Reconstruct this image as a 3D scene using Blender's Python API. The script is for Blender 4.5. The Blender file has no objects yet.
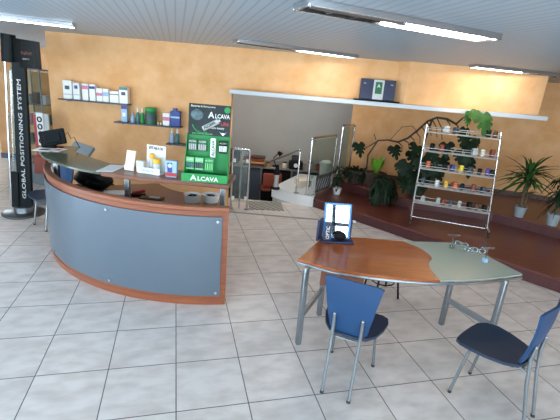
import bpy, bmesh, math, random
from mathutils import Vector, Matrix
random.seed(7)
PI = math.pi
R = math.radians
C = bpy.context.scene.collection
V = Vector

# ------------------------------------------------------------------ camera
F, PITCH, ROLL, EYE = 394.8, R(17.18), R(4.93), 2.10
_r = V((1, 0, 0)); _u = V((0, math.sin(PITCH), math.cos(PITCH))); _f = V((0, math.cos(PITCH), -math.sin(PITCH)))
CR = math.cos(ROLL) * _r + math.sin(ROLL) * _u
CU = -math.sin(ROLL) * _r + math.cos(ROLL) * _u
CAM = V((0, 0, EYE))
cd = bpy.data.cameras.new('camera'); cam = bpy.data.objects.new('camera', cd); C.objects.link(cam)
cd.sensor_width = 36; cd.lens = F * 36 / 560; cd.clip_start = .02
m3 = Matrix((CR, CU, -_f)).transposed()
cam.matrix_world = Matrix.Translation(CAM) @ m3.to_4x4()
bpy.context.scene.camera = cam


def ray(px, py):
    return (px - 280) * CR - (py - 210) * CU + F * _f


def at(px, py, z):            # survey helper: where the sight line meets the height z
    d = ray(px, py); return CAM + d * ((z - EYE) / d.z)


def aty(px, py, y):           # ... and where it meets the depth y
    d = ray(px, py); return CAM + d * (y / d.y)


# ------------------------------------------------------------------ materials
def lin(c):
    return tuple(((x / 255) / 12.92 if x / 255 <= .04045 else ((x / 255 + .055) / 1.055) ** 2.4) for x in c) + (1,)


def mat(name, col, rough=.5, metal=0., spec=.5, var=0., scale=6., bump=0., stretch=(1, 1, 1), col2=None, emit=None, es=0, alpha=1, coat=0):
    m = bpy.data.materials.new(name); m.use_nodes = True
    nt = m.node_tree; b = nt.nodes['Principled BSDF']
    b.inputs['Base Color'].default_value = lin(col)
    b.inputs['Roughness'].default_value = rough; b.inputs['Metallic'].default_value = metal
    b.inputs['Specular IOR Level'].default_value = spec
    b.inputs['Coat Weight'].default_value = coat
    if emit:
        b.inputs['Emission Color'].default_value = lin(emit); b.inputs['Emission Strength'].default_value = es
    if var or col2:
        tc = nt.nodes.new('ShaderNodeTexCoord'); mp = nt.nodes.new('ShaderNodeMapping')
        mp.inputs['Scale'].default_value = stretch
        nz = nt.nodes.new('ShaderNodeTexNoise'); nz.inputs['Scale'].default_value = scale; nz.inputs['Detail'].default_value = 5
        nz.inputs['Roughness'].default_value = .62
        nt.links.new(tc.outputs['Object'], mp.inputs[0]); nt.links.new(mp.outputs[0], nz.inputs['Vector'])
        rp = nt.nodes.new('ShaderNodeValToRGB')
        c1 = lin(col); c2 = lin(col2) if col2 else tuple(min(1, x * (1 - var)) for x in c1[:3]) + (1,)
        rp.color_ramp.elements[0].position = .34; rp.color_ramp.elements[0].color = c2
        rp.color_ramp.elements[1].position = .66; rp.color_ramp.elements[1].color = c1
        nt.links.new(nz.outputs['Fac'], rp.inputs[0]); nt.links.new(rp.outputs[0], b.inputs['Base Color'])
        if bump:
            bp = nt.nodes.new('ShaderNodeBump'); bp.inputs['Strength'].default_value = bump; bp.inputs['Distance'].default_value = .01
            nt.links.new(nz.outputs['Fac'], bp.inputs['Height']); nt.links.new(bp.outputs[0], b.inputs['Normal'])
    return m


def glass(name, tint, trans=.85, rough=.05):
    m = bpy.data.materials.new(name); m.use_nodes = True; nt = m.node_tree
    nt.nodes.clear(); out = nt.nodes.new('ShaderNodeOutputMaterial')
    t = nt.nodes.new('ShaderNodeBsdfTransparent'); t.inputs[0].default_value = lin(tint)
    g = nt.nodes.new('ShaderNodeBsdfGlossy'); g.inputs['Roughness'].default_value = rough
    lw = nt.nodes.new('ShaderNodeLayerWeight'); lw.inputs[0].default_value = .12
    ad = nt.nodes.new('ShaderNodeMath'); ad.operation = 'MULTIPLY_ADD'; ad.inputs[1].default_value = .3; ad.inputs[2].default_value = .03 + (1 - trans) * .25
    mx = nt.nodes.new('ShaderNodeMixShader')
    nt.links.new(lw.outputs['Facing'], ad.inputs[0]); nt.links.new(ad.outputs[0], mx.inputs[0])
    nt.links.new(t.outputs[0], mx.inputs[1]); nt.links.new(g.outputs[0], mx.inputs[2])
    nt.links.new(mx.outputs[0], out.inputs[0])
    return m


def frosted(name, col, share=.5):
    """frosted glass: part see-through, part milky diffuse with a gloss"""
    m = bpy.data.materials.new(name); m.use_nodes = True; nt = m.node_tree
    b = nt.nodes['Principled BSDF']; out = nt.nodes['Material Output']
    b.inputs['Base Color'].default_value = lin(col); b.inputs['Roughness'].default_value = .16
    t = nt.nodes.new('ShaderNodeBsdfTransparent'); t.inputs[0].default_value = lin((225, 240, 232))
    mx = nt.nodes.new('ShaderNodeMixShader'); mx.inputs[0].default_value = share
    nt.links.new(t.outputs[0], mx.inputs[1]); nt.links.new(b.outputs[0], mx.inputs[2]); nt.links.new(mx.outputs[0], out.inputs[0])
    return m


YAW = R(15.56)


def grid_coords(nt, size, ox, oy, yaw):
    tc = nt.nodes.new('ShaderNodeTexCoord')
    sub = nt.nodes.new('ShaderNodeVectorMath'); sub.operation = 'SUBTRACT'; sub.inputs[1].default_value = (ox, oy, 0)
    rot = nt.nodes.new('ShaderNodeVectorRotate'); rot.rotation_type = 'Z_AXIS'; rot.inputs['Angle'].default_value = -yaw
    sc = nt.nodes.new('ShaderNodeVectorMath'); sc.operation = 'SCALE'; sc.inputs['Scale'].default_value = 1 / size
    nt.links.new(tc.outputs['Object'], sub.inputs[0]); nt.links.new(sub.outputs[0], rot.inputs[0]); nt.links.new(rot.outputs[0], sc.inputs[0])
    return sc


def nmath(nt, op, a, b=None):
    n = nt.nodes.new('ShaderNodeMath'); n.operation = op
    for i, x in enumerate((a, b)):
        if x is None: continue
        if isinstance(x, (int, float)): n.inputs[i].default_value = x
        else: nt.links.new(x, n.inputs[i])
    return n.outputs[0]


def tile_mat():
    m = bpy.data.materials.new('floor_tile'); m.use_nodes = True; nt = m.node_tree; b = nt.nodes['Principled BSDF']
    g = grid_coords(nt, .486, -.8315, 3.0227, YAW)
    sp = nt.nodes.new('ShaderNodeSeparateXYZ'); nt.links.new(g.outputs[0], sp.inputs[0])
    d = []
    for ax in ('X', 'Y'):
        fr = nmath(nt, 'FRACT', sp.outputs[ax]); d.append(nmath(nt, 'ABSOLUTE', nmath(nt, 'SUBTRACT', fr, .5)))
    mx = nmath(nt, 'MAXIMUM', d[0], d[1]); line = nmath(nt, 'GREATER_THAN', mx, .4925)
    fl = nt.nodes.new('ShaderNodeVectorMath'); fl.operation = 'FLOOR'; nt.links.new(g.outputs[0], fl.inputs[0])
    wn = nt.nodes.new('ShaderNodeTexWhiteNoise'); wn.noise_dimensions = '2D'; nt.links.new(fl.outputs[0], wn.inputs['Vector'])
    ofs = nt.nodes.new('ShaderNodeVectorMath'); ofs.operation = 'MULTIPLY_ADD'; ofs.inputs[1].default_value = (7, 7, 7)
    nt.links.new(wn.outputs['Color'], ofs.inputs[0]); nt.links.new(g.outputs[0], ofs.inputs[2])
    mp = nt.nodes.new('ShaderNodeMapping'); mp.inputs['Scale'].default_value = (1.6, 3.2, 1); nt.links.new(ofs.outputs[0], mp.inputs[0])
    nz = nt.nodes.new('ShaderNodeTexNoise'); nz.inputs['Scale'].default_value = 1.6; nz.inputs['Detail'].default_value = 5
    nt.links.new(mp.outputs[0], nz.inputs['Vector'])
    rp = nt.nodes.new('ShaderNodeValToRGB'); e = rp.color_ramp.elements
    e[0].position = .32; e[0].color = lin((202, 187, 178)); e[1].position = .62; e[1].color = lin((222, 209, 201))
    nt.links.new(nz.outputs['Fac'], rp.inputs[0])
    mixn = nt.nodes.new('ShaderNodeMix'); mixn.data_type = 'RGBA'
    nt.links.new(line, mixn.inputs['Factor']); nt.links.new(rp.outputs[0], mixn.inputs['A']); mixn.inputs['B'].default_value = lin((88, 84, 82))
    nt.links.new(mixn.outputs['Result'], b.inputs['Base Color'])
    b.inputs['Roughness'].default_value = .33; b.inputs['Specular IOR Level'].default_value = .42
    return m


def slat_mat():
    m = bpy.data.materials.new('ceiling_slats'); m.use_nodes = True; nt = m.node_tree; b = nt.nodes['Principled BSDF']
    g = grid_coords(nt, .075, 0, 0, YAW)
    sp = nt.nodes.new('ShaderNodeSeparateXYZ'); nt.links.new(g.outputs[0], sp.inputs[0])
    line = nmath(nt, 'GREATER_THAN', nmath(nt, 'FRACT', sp.outputs['X']), .82)
    mixn = nt.nodes.new('ShaderNodeMix'); mixn.data_type = 'RGBA'
    nt.links.new(line, mixn.inputs['Factor']); mixn.inputs['A'].default_value = lin((164, 184, 200)); mixn.inputs['B'].default_value = lin((138, 158, 175))
    nt.links.new(mixn.outputs['Result'], b.inputs['Base Color'])
    b.inputs['Roughness'].default_value = .42; b.inputs['Metallic'].default_value = .0
    return m


M = dict(
    tile=tile_mat(), slats=slat_mat(),
    stucco=mat('orange_stucco', (232, 184, 136), .85, var=.0, col2=(219, 165, 112), scale=3.2, bump=.15, spec=.2),
    grey_wall=mat('grey_wall', (190, 186, 180), .9, var=.06, scale=2),
    white=mat('white_paint', (226, 228, 228), .5),
    ledge=mat('ledge_paint', (190, 198, 204), .4),
    deck=mat('platform_wood', (118, 60, 48), .3, var=.0, col2=(94, 46, 40), scale=3, stretch=(.7, 9, 1)),
    deck_shade=mat('shaded_riser_wood', (84, 46, 46), .3, col2=(76, 38, 40), scale=3, stretch=(.7, 9, 1)),  # platform wood again, with the risers' weaker light put into the colour
    wood=mat('cherry_wood', (146, 84, 54), .35, col2=(126, 68, 44), scale=2.2, stretch=(1, 1, 14), coat=.15),
    shelf=mat('brown_wood', (126, 78, 58), .3, col2=(110, 64, 48), scale=3, stretch=(1, 9, 1)),
    table=mat('table_wood', (172, 92, 42), .22, col2=(150, 76, 34), scale=2.5, stretch=(1.2, 14, 1), coat=.3),
    beech=mat('beech', (206, 152, 92), .5, col2=(190, 134, 78), scale=3, stretch=(1, 8, 1)),
    grey_panel=mat('grey_metal_panel', (98, 110, 122), .32, metal=.3, var=.05, scale=3),
    chrome=mat('chrome', (205, 208, 212), .16, metal=1),
    steel=mat('brushed_steel', (148, 155, 160), .32, metal=.85, var=.12, scale=30),
    darksteel=mat('dark_steel', (112, 112, 112), .3, metal=.9),
    navy=mat('navy_plastic', (24, 62, 102), .45, var=.06, scale=5),
    navyseat=mat('navy_seat', (27, 44, 66), .45, var=.06, scale=5),
    black=mat('black', (16, 18, 19), .5, spec=.15), blackgreen=mat('black_panel', (12, 20, 24), .5, spec=.15),
    wire=mat('white_wire', (214, 212, 206), .35, metal=.3),
    rubber=mat('rubber', (40, 40, 42), .6),
    white_plastic=mat('white_plastic', (232, 232, 228), .4), cream=mat('cream_card', (240, 228, 205), .6),
    paper=mat('paper', (226, 226, 226), .7), grey_plastic=mat('grey_plastic', (120, 128, 132), .5),
    greengl=mat('green_glass', (82, 90, 76), .16, spec=.35, var=.12, scale=2),
    green=mat('green_print', (44, 146, 78), .5, spec=.3), dgreen=mat('dark_green_print', (24, 96, 58), .45),
    lgreen=mat('light_green_print', (120, 200, 130), .5),
    globe=mat('globe', (90, 116, 122), .5, col2=(44, 62, 66), scale=26), dark_print=mat('dark_print', (40, 50, 52), .55, spec=.3, col2=(32, 42, 44), scale=5),
    red=mat('red', (176, 40, 44), .45), yellow=mat('yellow', (228, 176, 34), .45), yel2=mat('bright_yellow', (236, 206, 30), .45),
    blue=mat('blue', (36, 62, 140), .45), lblue=mat('light_blue', (150, 182, 210), .45), pink=mat('pink', (206, 120, 150), .5),
    purple=mat('purple', (84, 60, 140), .45), orange=mat('orange', (214, 106, 52), .5), brown=mat('brown', (92, 50, 34), .5),
    rust=mat('rust', (140, 58, 36), .5), slate=mat('slate', (62, 74, 88), .5), lgrey=mat('light_grey', (190, 192, 190), .5), teal=mat('teal', (70, 120, 120), .45),
    leaf=mat('leaf', (46, 78, 46), .5, spec=.2, col2=(28, 52, 34), scale=8), leafd=mat('dark_leaf', (34, 54, 34), .5, spec=.18, col2=(22, 38, 26), scale=8),
    leafl=mat('lime_leaf', (124, 178, 52), .45, col2=(92, 146, 40), scale=9), leafb=mat('bright_leaf', (66, 108, 50), .5, spec=.2, col2=(40, 76, 36), scale=8),
    stem=mat('stem', (52, 46, 32), .7), bark=mat('bark', (112, 88, 62), .8, col2=(82, 62, 44), scale=20),
    soil=mat('soil', (50, 38, 30), .95), potgrey=mat('grey_pot', (150, 160, 166), .5), potstone=mat('stone_pot', (84, 68, 56), .85, col2=(54, 44, 38), scale=9),
    glass=glass('clear_glass', (236, 244, 240), .9), acrylic=glass('acrylic', (222, 236, 240), .45), pane=glass('window_pane', (248, 250, 250), .98),
    frosted=frosted('frosted_glass', (186, 192, 178), .68),
    mirror=mat('mirror_silver', (235, 240, 245), .02, metal=1), bluefr=mat('blue_frame', (52, 132, 206), .3), navybox=mat('navy_box', (28, 36, 66), .4),
    lamp=mat('lit_tube', (255, 255, 255), .4, emit=(255, 252, 248), es=45.0), reflector=mat('reflector', (196, 192, 196), .14, metal=1),
    offtube=mat('unlit_tube', (120, 112, 108), .3, metal=.5), winframe=mat('window_frame', (70, 84, 96), .4, metal=.3),
    matmetal=mat('mat_grille', (120, 112, 96), .6), concrete=mat('concrete', (150, 146, 140), .9), photo=mat('photo_print', (34, 34, 36), .35, col2=(120, 120, 118), scale=14),
    skirt=mat('blue_skirting', (92, 104, 124), .5), darkwood=mat('dark_baseboard', (74, 38, 30), .4), dial=mat('dial_white', (235, 238, 240), .5),
)


def checker_mat():
    m = bpy.data.materials.new('grille_checker'); m.use_nodes = True; nt = m.node_tree; b = nt.nodes['Principled BSDF']
    tc = nt.nodes.new('ShaderNodeTexCoord'); ck = nt.nodes.new('ShaderNodeTexChecker'); ck.inputs['Scale'].default_value = 21
    ck.inputs['Color1'].default_value = lin((190, 184, 172)); ck.inputs['Color2'].default_value = lin((64, 62, 58))
    nt.links.new(tc.outputs['Object'], ck.inputs['Vector']); nt.links.new(ck.outputs[0], b.inputs['Base Color']); b.inputs['Roughness'].default_value = .6
    return m


M['matmetal'] = checker_mat()

# ------------------------------------------------------------------ mesh builder
class MB:
    def __init__(s): s.bm = bmesh.new()

    def box(s, c, d, rz=0, rx=0, ry=0):
        r = bmesh.ops.create_cube(s.bm, size=1)
        mt = Matrix.Translation(V(c)) @ Matrix.Rotation(rz, 4, 'Z') @ Matrix.Rotation(rx, 4, 'X') @ Matrix.Rotation(ry, 4, 'Y') @ Matrix.Diagonal((*d, 1))
        bmesh.ops.transform(s.bm, matrix=mt, verts=r['verts']); return s

    def cyl(s, a, b, r0, r1=None, n=16):
        a = V(a); b = V(b); d = b - a
        r1 = r0 if r1 is None else r1
        r = bmesh.ops.create_cone(s.bm, cap_ends=True, segments=n, radius1=r0, radius2=r1, depth=d.length)
        mt = Matrix.Translation((a + b) / 2) @ d.to_track_quat('Z', 'Y').to_matrix().to_4x4()
        bmesh.ops.transform(s.bm, matrix=mt, verts=r['verts']); return s

    def ball(s, c, r, sc=(1, 1, 1), n=12):
        q = bmesh.ops.create_uvsphere(s.bm, u_segments=n, v_segments=max(6, n // 2 + 2), radius=r)
        bmesh.ops.transform(s.bm, matrix=Matrix.Translation(V(c)) @ Matrix.Diagonal((*sc, 1)), verts=q['verts']); return s

    def tube(s, pts, r, n=10, closed=False):
        pts = [V(p) for p in pts]; rings = []; N = len(pts)
        rr = r if isinstance(r, (list, tuple)) else [r] * N
        prev = None
        for i, p in enumerate(pts):
            if closed: t = (pts[(i + 1) % N] - pts[i - 1]).normalized()
            else: t = (pts[min(i + 1, N - 1)] - pts[max(i - 1, 0)]).normalized()
            if prev is None:
                a = V((0, 0, 1)) if abs(t.z) < .9 else V((1, 0, 0)); x = t.cross(a).normalized()
            else:
                x = (prev - t * prev.dot(t)).normalized()
            prev = x; y = t.cross(x)
            rings.append([s.bm.verts.new(p + (x * math.cos(k * 2 * PI / n) + y * math.sin(k * 2 * PI / n)) * rr[i]) for k in range(n)])
        L = N if closed else N - 1
        for i in range(L):
            A, B = rings[i], rings[(i + 1) % N]
            for k in range(n): s.bm.faces.new((A[k], A[(k + 1) % n], B[(k + 1) % n], B[k]))
        if not closed:
            s.bm.faces.new(rings[0][::-1]); s.bm.faces.new(rings[-1])
        return s

    def prism(s, poly, z0, z1):
        """extrude a plan polygon from z0 to z1"""
        lo = [s.bm.verts.new((p[0], p[1], z0)) for p in poly]; hi = [s.bm.verts.new((p[0], p[1], z1)) for p in poly]
        n = len(poly)
        s.bm.faces.new(lo[::-1]); s.bm.faces.new(hi)
        for i in range(n): s.bm.faces.new((lo[i], lo[(i + 1) % n], hi[(i + 1) % n], hi[i]))
        return s

    def slab(s, quad, thick):
        """a thin plate: polygon in space given thickness along its normal"""
        q = [V(p) for p in quad]; nrm = (q[1] - q[0]).cross(q[2] - q[0]).normalized() * thick
        a = [s.bm.verts.new(p) for p in q]; b = [s.bm.verts.new(p + nrm) for p in q]; n = len(q)
        s.bm.faces.new(a[::-1]); s.bm.faces.new(b)
        for i in range(n): s.bm.faces.new((a[i], a[(i + 1) % n], b[(i + 1) % n], b[i]))
        return s

    def lathe(s, c, prof, n=20):
        rings = [[s.bm.verts.new((c[0] + r * math.cos(k * 2 * PI / n), c[1] + r * math.sin(k * 2 * PI / n), c[2] + z)) for k in range(n)] for r, z in prof]
        for A, B in zip(rings, rings[1:]):
            for k in range(n): s.bm.faces.new((A[k], A[(k + 1) % n], B[(k + 1) % n], B[k]))
        s.bm.faces.new(rings[0][::-1]); s.bm.faces.new(rings[-1]); return s

    def arc(s, c, r0, r1, a0, a1, z0, z1, n=40):
        q = []
        for k in range(n + 1):
            a = a0 + (a1 - a0) * k / n; sx, cx = math.sin(a), -math.cos(a)
            q.append([s.bm.verts.new((c[0] + r * sx, c[1] + r * cx, z)) for r, z in ((r0, z0), (r1, z0), (r1, z1), (r0, z1))])
        for A, B in zip(q, q[1:]):
            for k in range(4): s.bm.faces.new((A[k], A[(k + 1) % 4], B[(k + 1) % 4], B[k]))
        s.bm.faces.new(q[0][::-1]); s.bm.faces.new(q[-1]); return s

    def build(s, name, m, parent=None, bevel=0, smooth=True, angle=40):
        bmesh.ops.recalc_face_normals(s.bm, faces=s.bm.faces[:])
        me = bpy.data.meshes.new(name); s.bm.to_mesh(me); s.bm.free()
        me.materials.append(M[m] if isinstance(m, str) else m)
        if smooth:
            for p in me.polygons: p.use_smooth = True
            me.set_sharp_from_angle(angle=R(angle))
        o = bpy.data.objects.new(name, me); C.objects.link(o)
        if parent:
            o.parent = parent; o.matrix_parent_inverse = Matrix.Identity(4)
        if bevel:
            b = o.modifiers.new('bevel', 'BEVEL'); b.width = bevel; b.segments = 2; b.limit_method = 'ANGLE'
        return o


def tag(o, label, cat, group=None):
    o['label'] = label; o['category'] = cat
    if group: o['group'] = group
    return o


def thing(name, label, cat, loc=(0, 0, 0), rz=0, group=None):
    o = bpy.data.objects.new(name, None); o.empty_display_size = .1; C.objects.link(o)
    o.location = loc; o.rotation_euler = (0, 0, rz)
    return tag(o, label, cat, group)


def struct(o): o['kind'] = 'structure'; return o


def copy_thing(root, loc, rz, label):
    r = root.copy(); C.objects.link(r); r.location = loc; r.rotation_euler = (0, 0, rz); r['label'] = label
    for ch in list(root.children):
        c = ch.copy(); C.objects.link(c); c.parent = r
        for g in ch.children:
            d = g.copy(); C.objects.link(d); d.parent = c
    return r


def fillet(pts, rad, n=6):
    pts = [V(p) for p in pts]; out = [pts[0]]
    for a, b, c in zip(pts, pts[1:], pts[2:]):
        u = (a - b).normalized(); w = (c - b).normalized(); p = b + u * rad; q = b + w * rad
        for k in range(n + 1):
            t = k / n; out.append(p * (1 - t) ** 2 + b * 2 * t * (1 - t) + q * t * t)
    out.append(pts[-1]); return out


def text(name, body, size, m, parent, origin, xdir, ydir, depth=.002, width=None, bold=0., align='LEFT'):
    """raised lettering, as a mesh, lying in the plane xdir / ydir (local to the parent)"""
    cu = bpy.data.curves.new(name, 'FONT'); cu.body = body; cu.size = size; cu.extrude = depth; cu.align_x = align; cu.offset = bold
    cu.resolution_u = 2
    t = bpy.data.objects.new(name, cu); C.objects.link(t); bpy.context.view_layer.update()
    me = bpy.data.meshes.new_from_object(t.evaluated_get(bpy.context.evaluated_depsgraph_get()))
    C.objects.unlink(t); bpy.data.objects.remove(t)
    x = V(xdir).normalized(); y = V(ydir).normalized(); z = x.cross(y)
    if width:
        w = max(v.co.x for v in me.vertices) - min(v.co.x for v in me.vertices); k = width / w
        for v in me.vertices: v.co.x *= k
    o3 = V(origin)
    for v in me.vertices: v.co = o3 + x * v.co.x + y * v.co.y + z * v.co.z
    me.materials.clear(); me.materials.append(M[m]); me.name = name
    o = bpy.data.objects.new(name, me); C.objects.link(o); o.parent = parent
    return o


ZC = 2.62
YW = 6.378
# ================================================================== SETTING
fl = [(-5.8, -2.4), (7, -2.4), (7, 10.6), (1.0, 10.6), (.62, 7.15), (.3, 7.30), (-2.4, 7.30), (-2.4, 10.6), (-2.5, 12), (-9, 12), (-9, 6.9), (-5.8, 6.9)]
struct(MB().prism(fl, -.12, 0).build('floor', 'tile', smooth=False))
struct(MB().prism([(-9, -2.4), (7, -2.4), (7, 12), (-9, 12)], ZC, ZC + .12).build('ceiling', 'slats', smooth=False))
struct(MB().box((.2, 8.9, -.66), (6.4, 3.3, .1)).build('floor_workshop', 'concrete', smooth=False))
# main orange wall with the wide opening to its right; over the opening the wall goes on
struct(MB().box(((-3.76 - .905) / 2, YW + .08, ZC / 2), (3.76 - .905, .16, ZC)).build('wall_back', 'stucco', smooth=False))
struct(MB().box(((-.905 + 1.66) / 2, YW + .08, (2.013 + ZC) / 2), (2.565, .16, ZC - 2.013)).build('wall_upper', 'stucco', smooth=False))
# deeper block of wall over the platform, standing forward on the ledge
bp = [(1.60, YW), (1.72, YW - .17), (3.80, YW - .10), (3.87, YW), (3.87, YW + .16), (1.60, YW + .16)]
struct(MB().prism(bp, 2.013, ZC).build('wall_bulkhead', 'stucco', smooth=False))
struct(MB().box(((-.905 + 3.87) / 2, YW - .035, 1.983), (4.775, .41, .06)).build('trim_1', 'ledge', bevel=.004))
# right back wall behind the platform
rw = [(1.42, 9.08), (5.2, 8.12), (7.0, 7.2), (7.0, 7.4), (5.3, 8.3), (1.46, 9.25)]
struct(MB().prism(rw, 0, ZC).build('wall_right', 'stucco', smooth=False))
bb = [(1.42, 9.06), (5.2, 8.10), (7.0, 7.18), (7.0, 7.2), (5.2, 8.12), (1.42, 9.08)]
struct(MB().prism(bb, .33, .42).build('baseboard_right', 'darkwood', smooth=False))
# workshop behind the opening
struct(MB().box((-.4, 10.2, 1.0), (4.1, .12, 3.3)).build('wall_workshop', 'grey_wall', smooth=False))
struct(MB().box((-2.45, 8.4, 1.0), (.12, 3.6, 3.3)).build('wall_workshop_left', 'grey_wall', smooth=False))
struct(MB().prism([(1.44, 9.14), (1.62, 10.2), (1.68, 10.2), (1.5, 9.14)], -.6, ZC).build('wall_workshop_right', 'grey_wall', smooth=False))
# hall to the far left
struct(MB().box((-5.75, 11.6, ZC / 2), (6.6, .14, ZC)).build('wall_far', 'stucco', smooth=False))
struct(MB().box((-5.75, 11.515, .09), (6.6, .03, .18)).build('baseboard_far', 'skirt', smooth=False))
struct(MB().box((-6.15, 9.3, 1.2), (.9, .5, 2.4)).build('wall_pier', 'stucco', smooth=False))
struct(MB().box((-6.15, 9.04, .06), (.92, .02, .12)).build('baseboard_pier', 'skirt', smooth=False))
# window front behind the camera and along the left, doors of daylight
def window_wall(name, a, b, n, z0, z1, first):
    a = V((*a, 0)); b = V((*b, 0)); d = (b - a); L = d.length; u = d / L; ang = math.atan2(d.y, d.x)
    w = MB(); mid = (a + b) / 2
    w.box((mid.x, mid.y, z0 / 2), (L, .16, z0), ang); w.box((mid.x, mid.y, (z1 + ZC) / 2), (L, .16, ZC - z1), ang)
    pier = .34; W = (L - pier * (n + 1)) / n
    for k in range(n + 1):
        p = a + u * (pier / 2 + k * (W + pier)); w.box((p.x, p.y, ZC / 2), (pier, .16, ZC), ang)
    struct(w.build(name, 'white', smooth=False))
    for k in range(n):
        p = a + u * (pier + W / 2 + k * (W + pier)); f = MB()
        for sx in (-.5, 0, .5):
            q = p + u * sx * (W - .06); f.box((q.x, q.y, (z0 + z1) / 2), (.09, .1, z1 - z0), ang)
        for z in (z0 + .04, z0 + (z1 - z0) * .62, z1 - .04): f.box((p.x, p.y, z), (W, .1, .09), ang)
        wo = struct(f.build('window_%d' % (first + k), 'winframe', smooth=False))
        struct(MB().box((p.x, p.y, (z0 + z1) / 2), (W, .012, z1 - z0), ang).build('pane', 'pane', wo, smooth=False))
        ld = bpy.data.lights.new('portal', 'AREA'); ld.shape = 'RECTANGLE'; ld.size = W; ld.size_y = z1 - z0; ld.cycles.is_portal = True
        lo = bpy.data.objects.new('daylight_portal', ld); C.objects.link(lo)
        nrm = V((-u.y, u.x, 0)); lo.location = (p.x - nrm.x * .1, p.y - nrm.y * .1, (z0 + z1) / 2)
        lo.rotation_euler = nrm.to_track_quat('-Z', 'Z').to_euler()


window_wall('wall_front', (-5.7, -2.4), (7, -2.4), 4, .12, 2.5, 1)
window_wall('wall_left', (-5.7, 4.2), (-5.7, -2.4), 2, .12, 2.5, 5)
struct(MB().box((-5.7, 5.6, ZC / 2), (.16, 2.8, ZC)).build('wall_left_blind', 'white', smooth=False))
window_wall('wall_hall', (-9, 12), (-9, 7.0), 1, 1.0, 2.3, 7)
struct(MB().box((-7.4, 7.0, ZC / 2), (3.2, .12, ZC)).build('wall_hall_side', 'white', smooth=False))
struct(MB().box((7.06, 4.8, ZC / 2), (.12, 14.4, ZC)).build('wall_side', 'stucco', smooth=False))

# wooden platform in two steps
s1 = [(.62, 7.18), (1.28, 6.56), (1.94, 5.93), (2.81, 5.03), (3.47, 4.39), (5.6, 2.3), (7, 1.2), (7, 7.2), (5.2, 8.12), (1.42, 9.08), (.98, 9.2)]
struct(MB().prism(s1, 0, .165).build('floor_platform', 'deck', bevel=.01))
s2 = [(.99, 8.75), (1.45, 7.95), (1.9, 7.45), (2.4, 7.08), (3.1, 6.87), (3.72, 6.66), (4.12, 6.34), (4.45, 6.0), (5.4, 5.0), (7, 3.4), (7, 7.19), (5.2, 8.1), (1.42, 9.06), (.99, 9.16)]
struct(MB().prism(s2, .166, .33).build('floor_platform_upper', 'deck', bevel=.01))
ed = s1[:7]
def strip(poly, z0, z1, t):
    out = [(p[0] - t * .7, p[1] - t * .7) for p in poly]
    return MB().prism(out + poly[::-1], z0, z1)
struct(strip(s1[:7], .002, .150, .012).build('trim_2', 'deck_shade', smooth=False))  # riser face, its shade painted in by the darker wood
struct(strip(s2[:10], .167, .315, .012).build('trim_3', 'deck_shade', smooth=False))  # upper riser, likewise with shade in its wood colour
# stair down to the workshop behind the landing
for k in range(3):
    struct(MB().box((-.9, 7.46 + .3 * k, -.38 - .09 * k + .05), (2.6, .3, .4 - .15 * k)).build('floor_step_%d' % (k + 1), 'concrete', smooth=False))

# ================================================================== CEILING LIGHTS
def ceiling_light(p, q, w, label, lit=(.42, .95), n=None):
    p = V((*p, 0)); q = V((*q, 0)); d = q - p; L = d.length; a = math.atan2(d.y, d.x); c = (p + q) / 2
    t = thing('ceiling_light', label, 'ceiling light', (c.x, c.y, ZC), a, 'recessed fluorescent lights in the slatted ceiling')
    h = MB()
    for s in (-1, 1): h.box((0, s * (w / 2 - .008), -.022), (L, .016, .044)); h.box((s * (L / 2 - .008), 0, -.022), (.016, w - .03, .044))
    h.build('frame', 'chrome', t, bevel=.003)
    MB().box((0, 0, -.004), (L - .03, w - .03, .008)).build('reflector', 'reflector', t)
    x0 = -L / 2 + L * lit[0]; x1 = -L / 2 + L * lit[1]
    MB().box(((x0 + x1) / 2, -w * .16, -.024), (x1 - x0, w * .32, .02)).build('lit_tube', 'lamp', t, bevel=.008)
    x2 = -L / 2 + .06
    if lit[0] > .1:
        MB().cyl((x2, -w * .14, -.026), (x0 - .05, -w * .14, -.026), .017).build('unlit_tube', 'offtube', t)
    k = 0
    while x2 + k * .2 < L / 2: MB().box((x2 + k * .2, 0, -.014), (.006, w - .04, .018)).build('louvre', 'chrome', t); k += 1
    return t


ceiling_light((.02, 2.70), (1.50, 3.36), .24, 'large chrome ceiling light with one lit end nearest the camera', (.5, .96))
ceiling_light((-.72, 5.20), (.86, 5.97), .22, 'thin ceiling light close above the orange wall beside the opening', (.56, .97))
ceiling_light((-4.1, 4.62), (-2.62, 5.07), .22, 'ceiling light at the left edge above the black display stand', (.45, .97))
ceiling_light((2.46, 5.82), (4.0, 6.15), .2, 'ceiling light above the bulkhead over the spectacle rack', (.05, .6))

# ================================================================== RECEPTION COUNTER
CC = (-.96, 5.49)
ctr = thing('reception_counter', 'curved reception counter with grey metal front and cherry wood rim', 'counter', (CC[0], CC[1], 0))
O0 = (0, 0)
A0, A1 = R(-66), R(13.7)
MB().arc(O0, 2.04, 2.08, A0, A1, 0, .985).build('curved_body', 'wood', ctr)
MB().arc(O0, 2.02, 2.094, A0, R(13.9), .965, 1.01).build('top_rim', 'wood', ctr, bevel=.008)
MB().arc(O0, 2.081, 2.089, A0, A1, .0, .06).build('plinth', 'wood', ctr, bevel=.003)
pn = MB().arc(O0, 2.089, 2.097, R(-65.8), R(12.1), .10, .918, 48).build('front_panel', 'grey_panel', ctr, bevel=.002)
for dg in (11.0, -18.5, -47):
    for z in (.14, .875):
        a = V((2.095 * math.sin(R(dg)), -2.095 * math.cos(R(dg)), z)); b = V((2.108 * math.sin(R(dg)), -2.108 * math.cos(R(dg)), z))
        MB().cyl(a, b, .014, n=14).build('bolt', 'chrome', pn)
MB().arc(O0, .78, 2.03, R(-60), R(13.4), .72, .75).build('worktop', 'shelf', ctr, bevel=.004)
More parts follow.
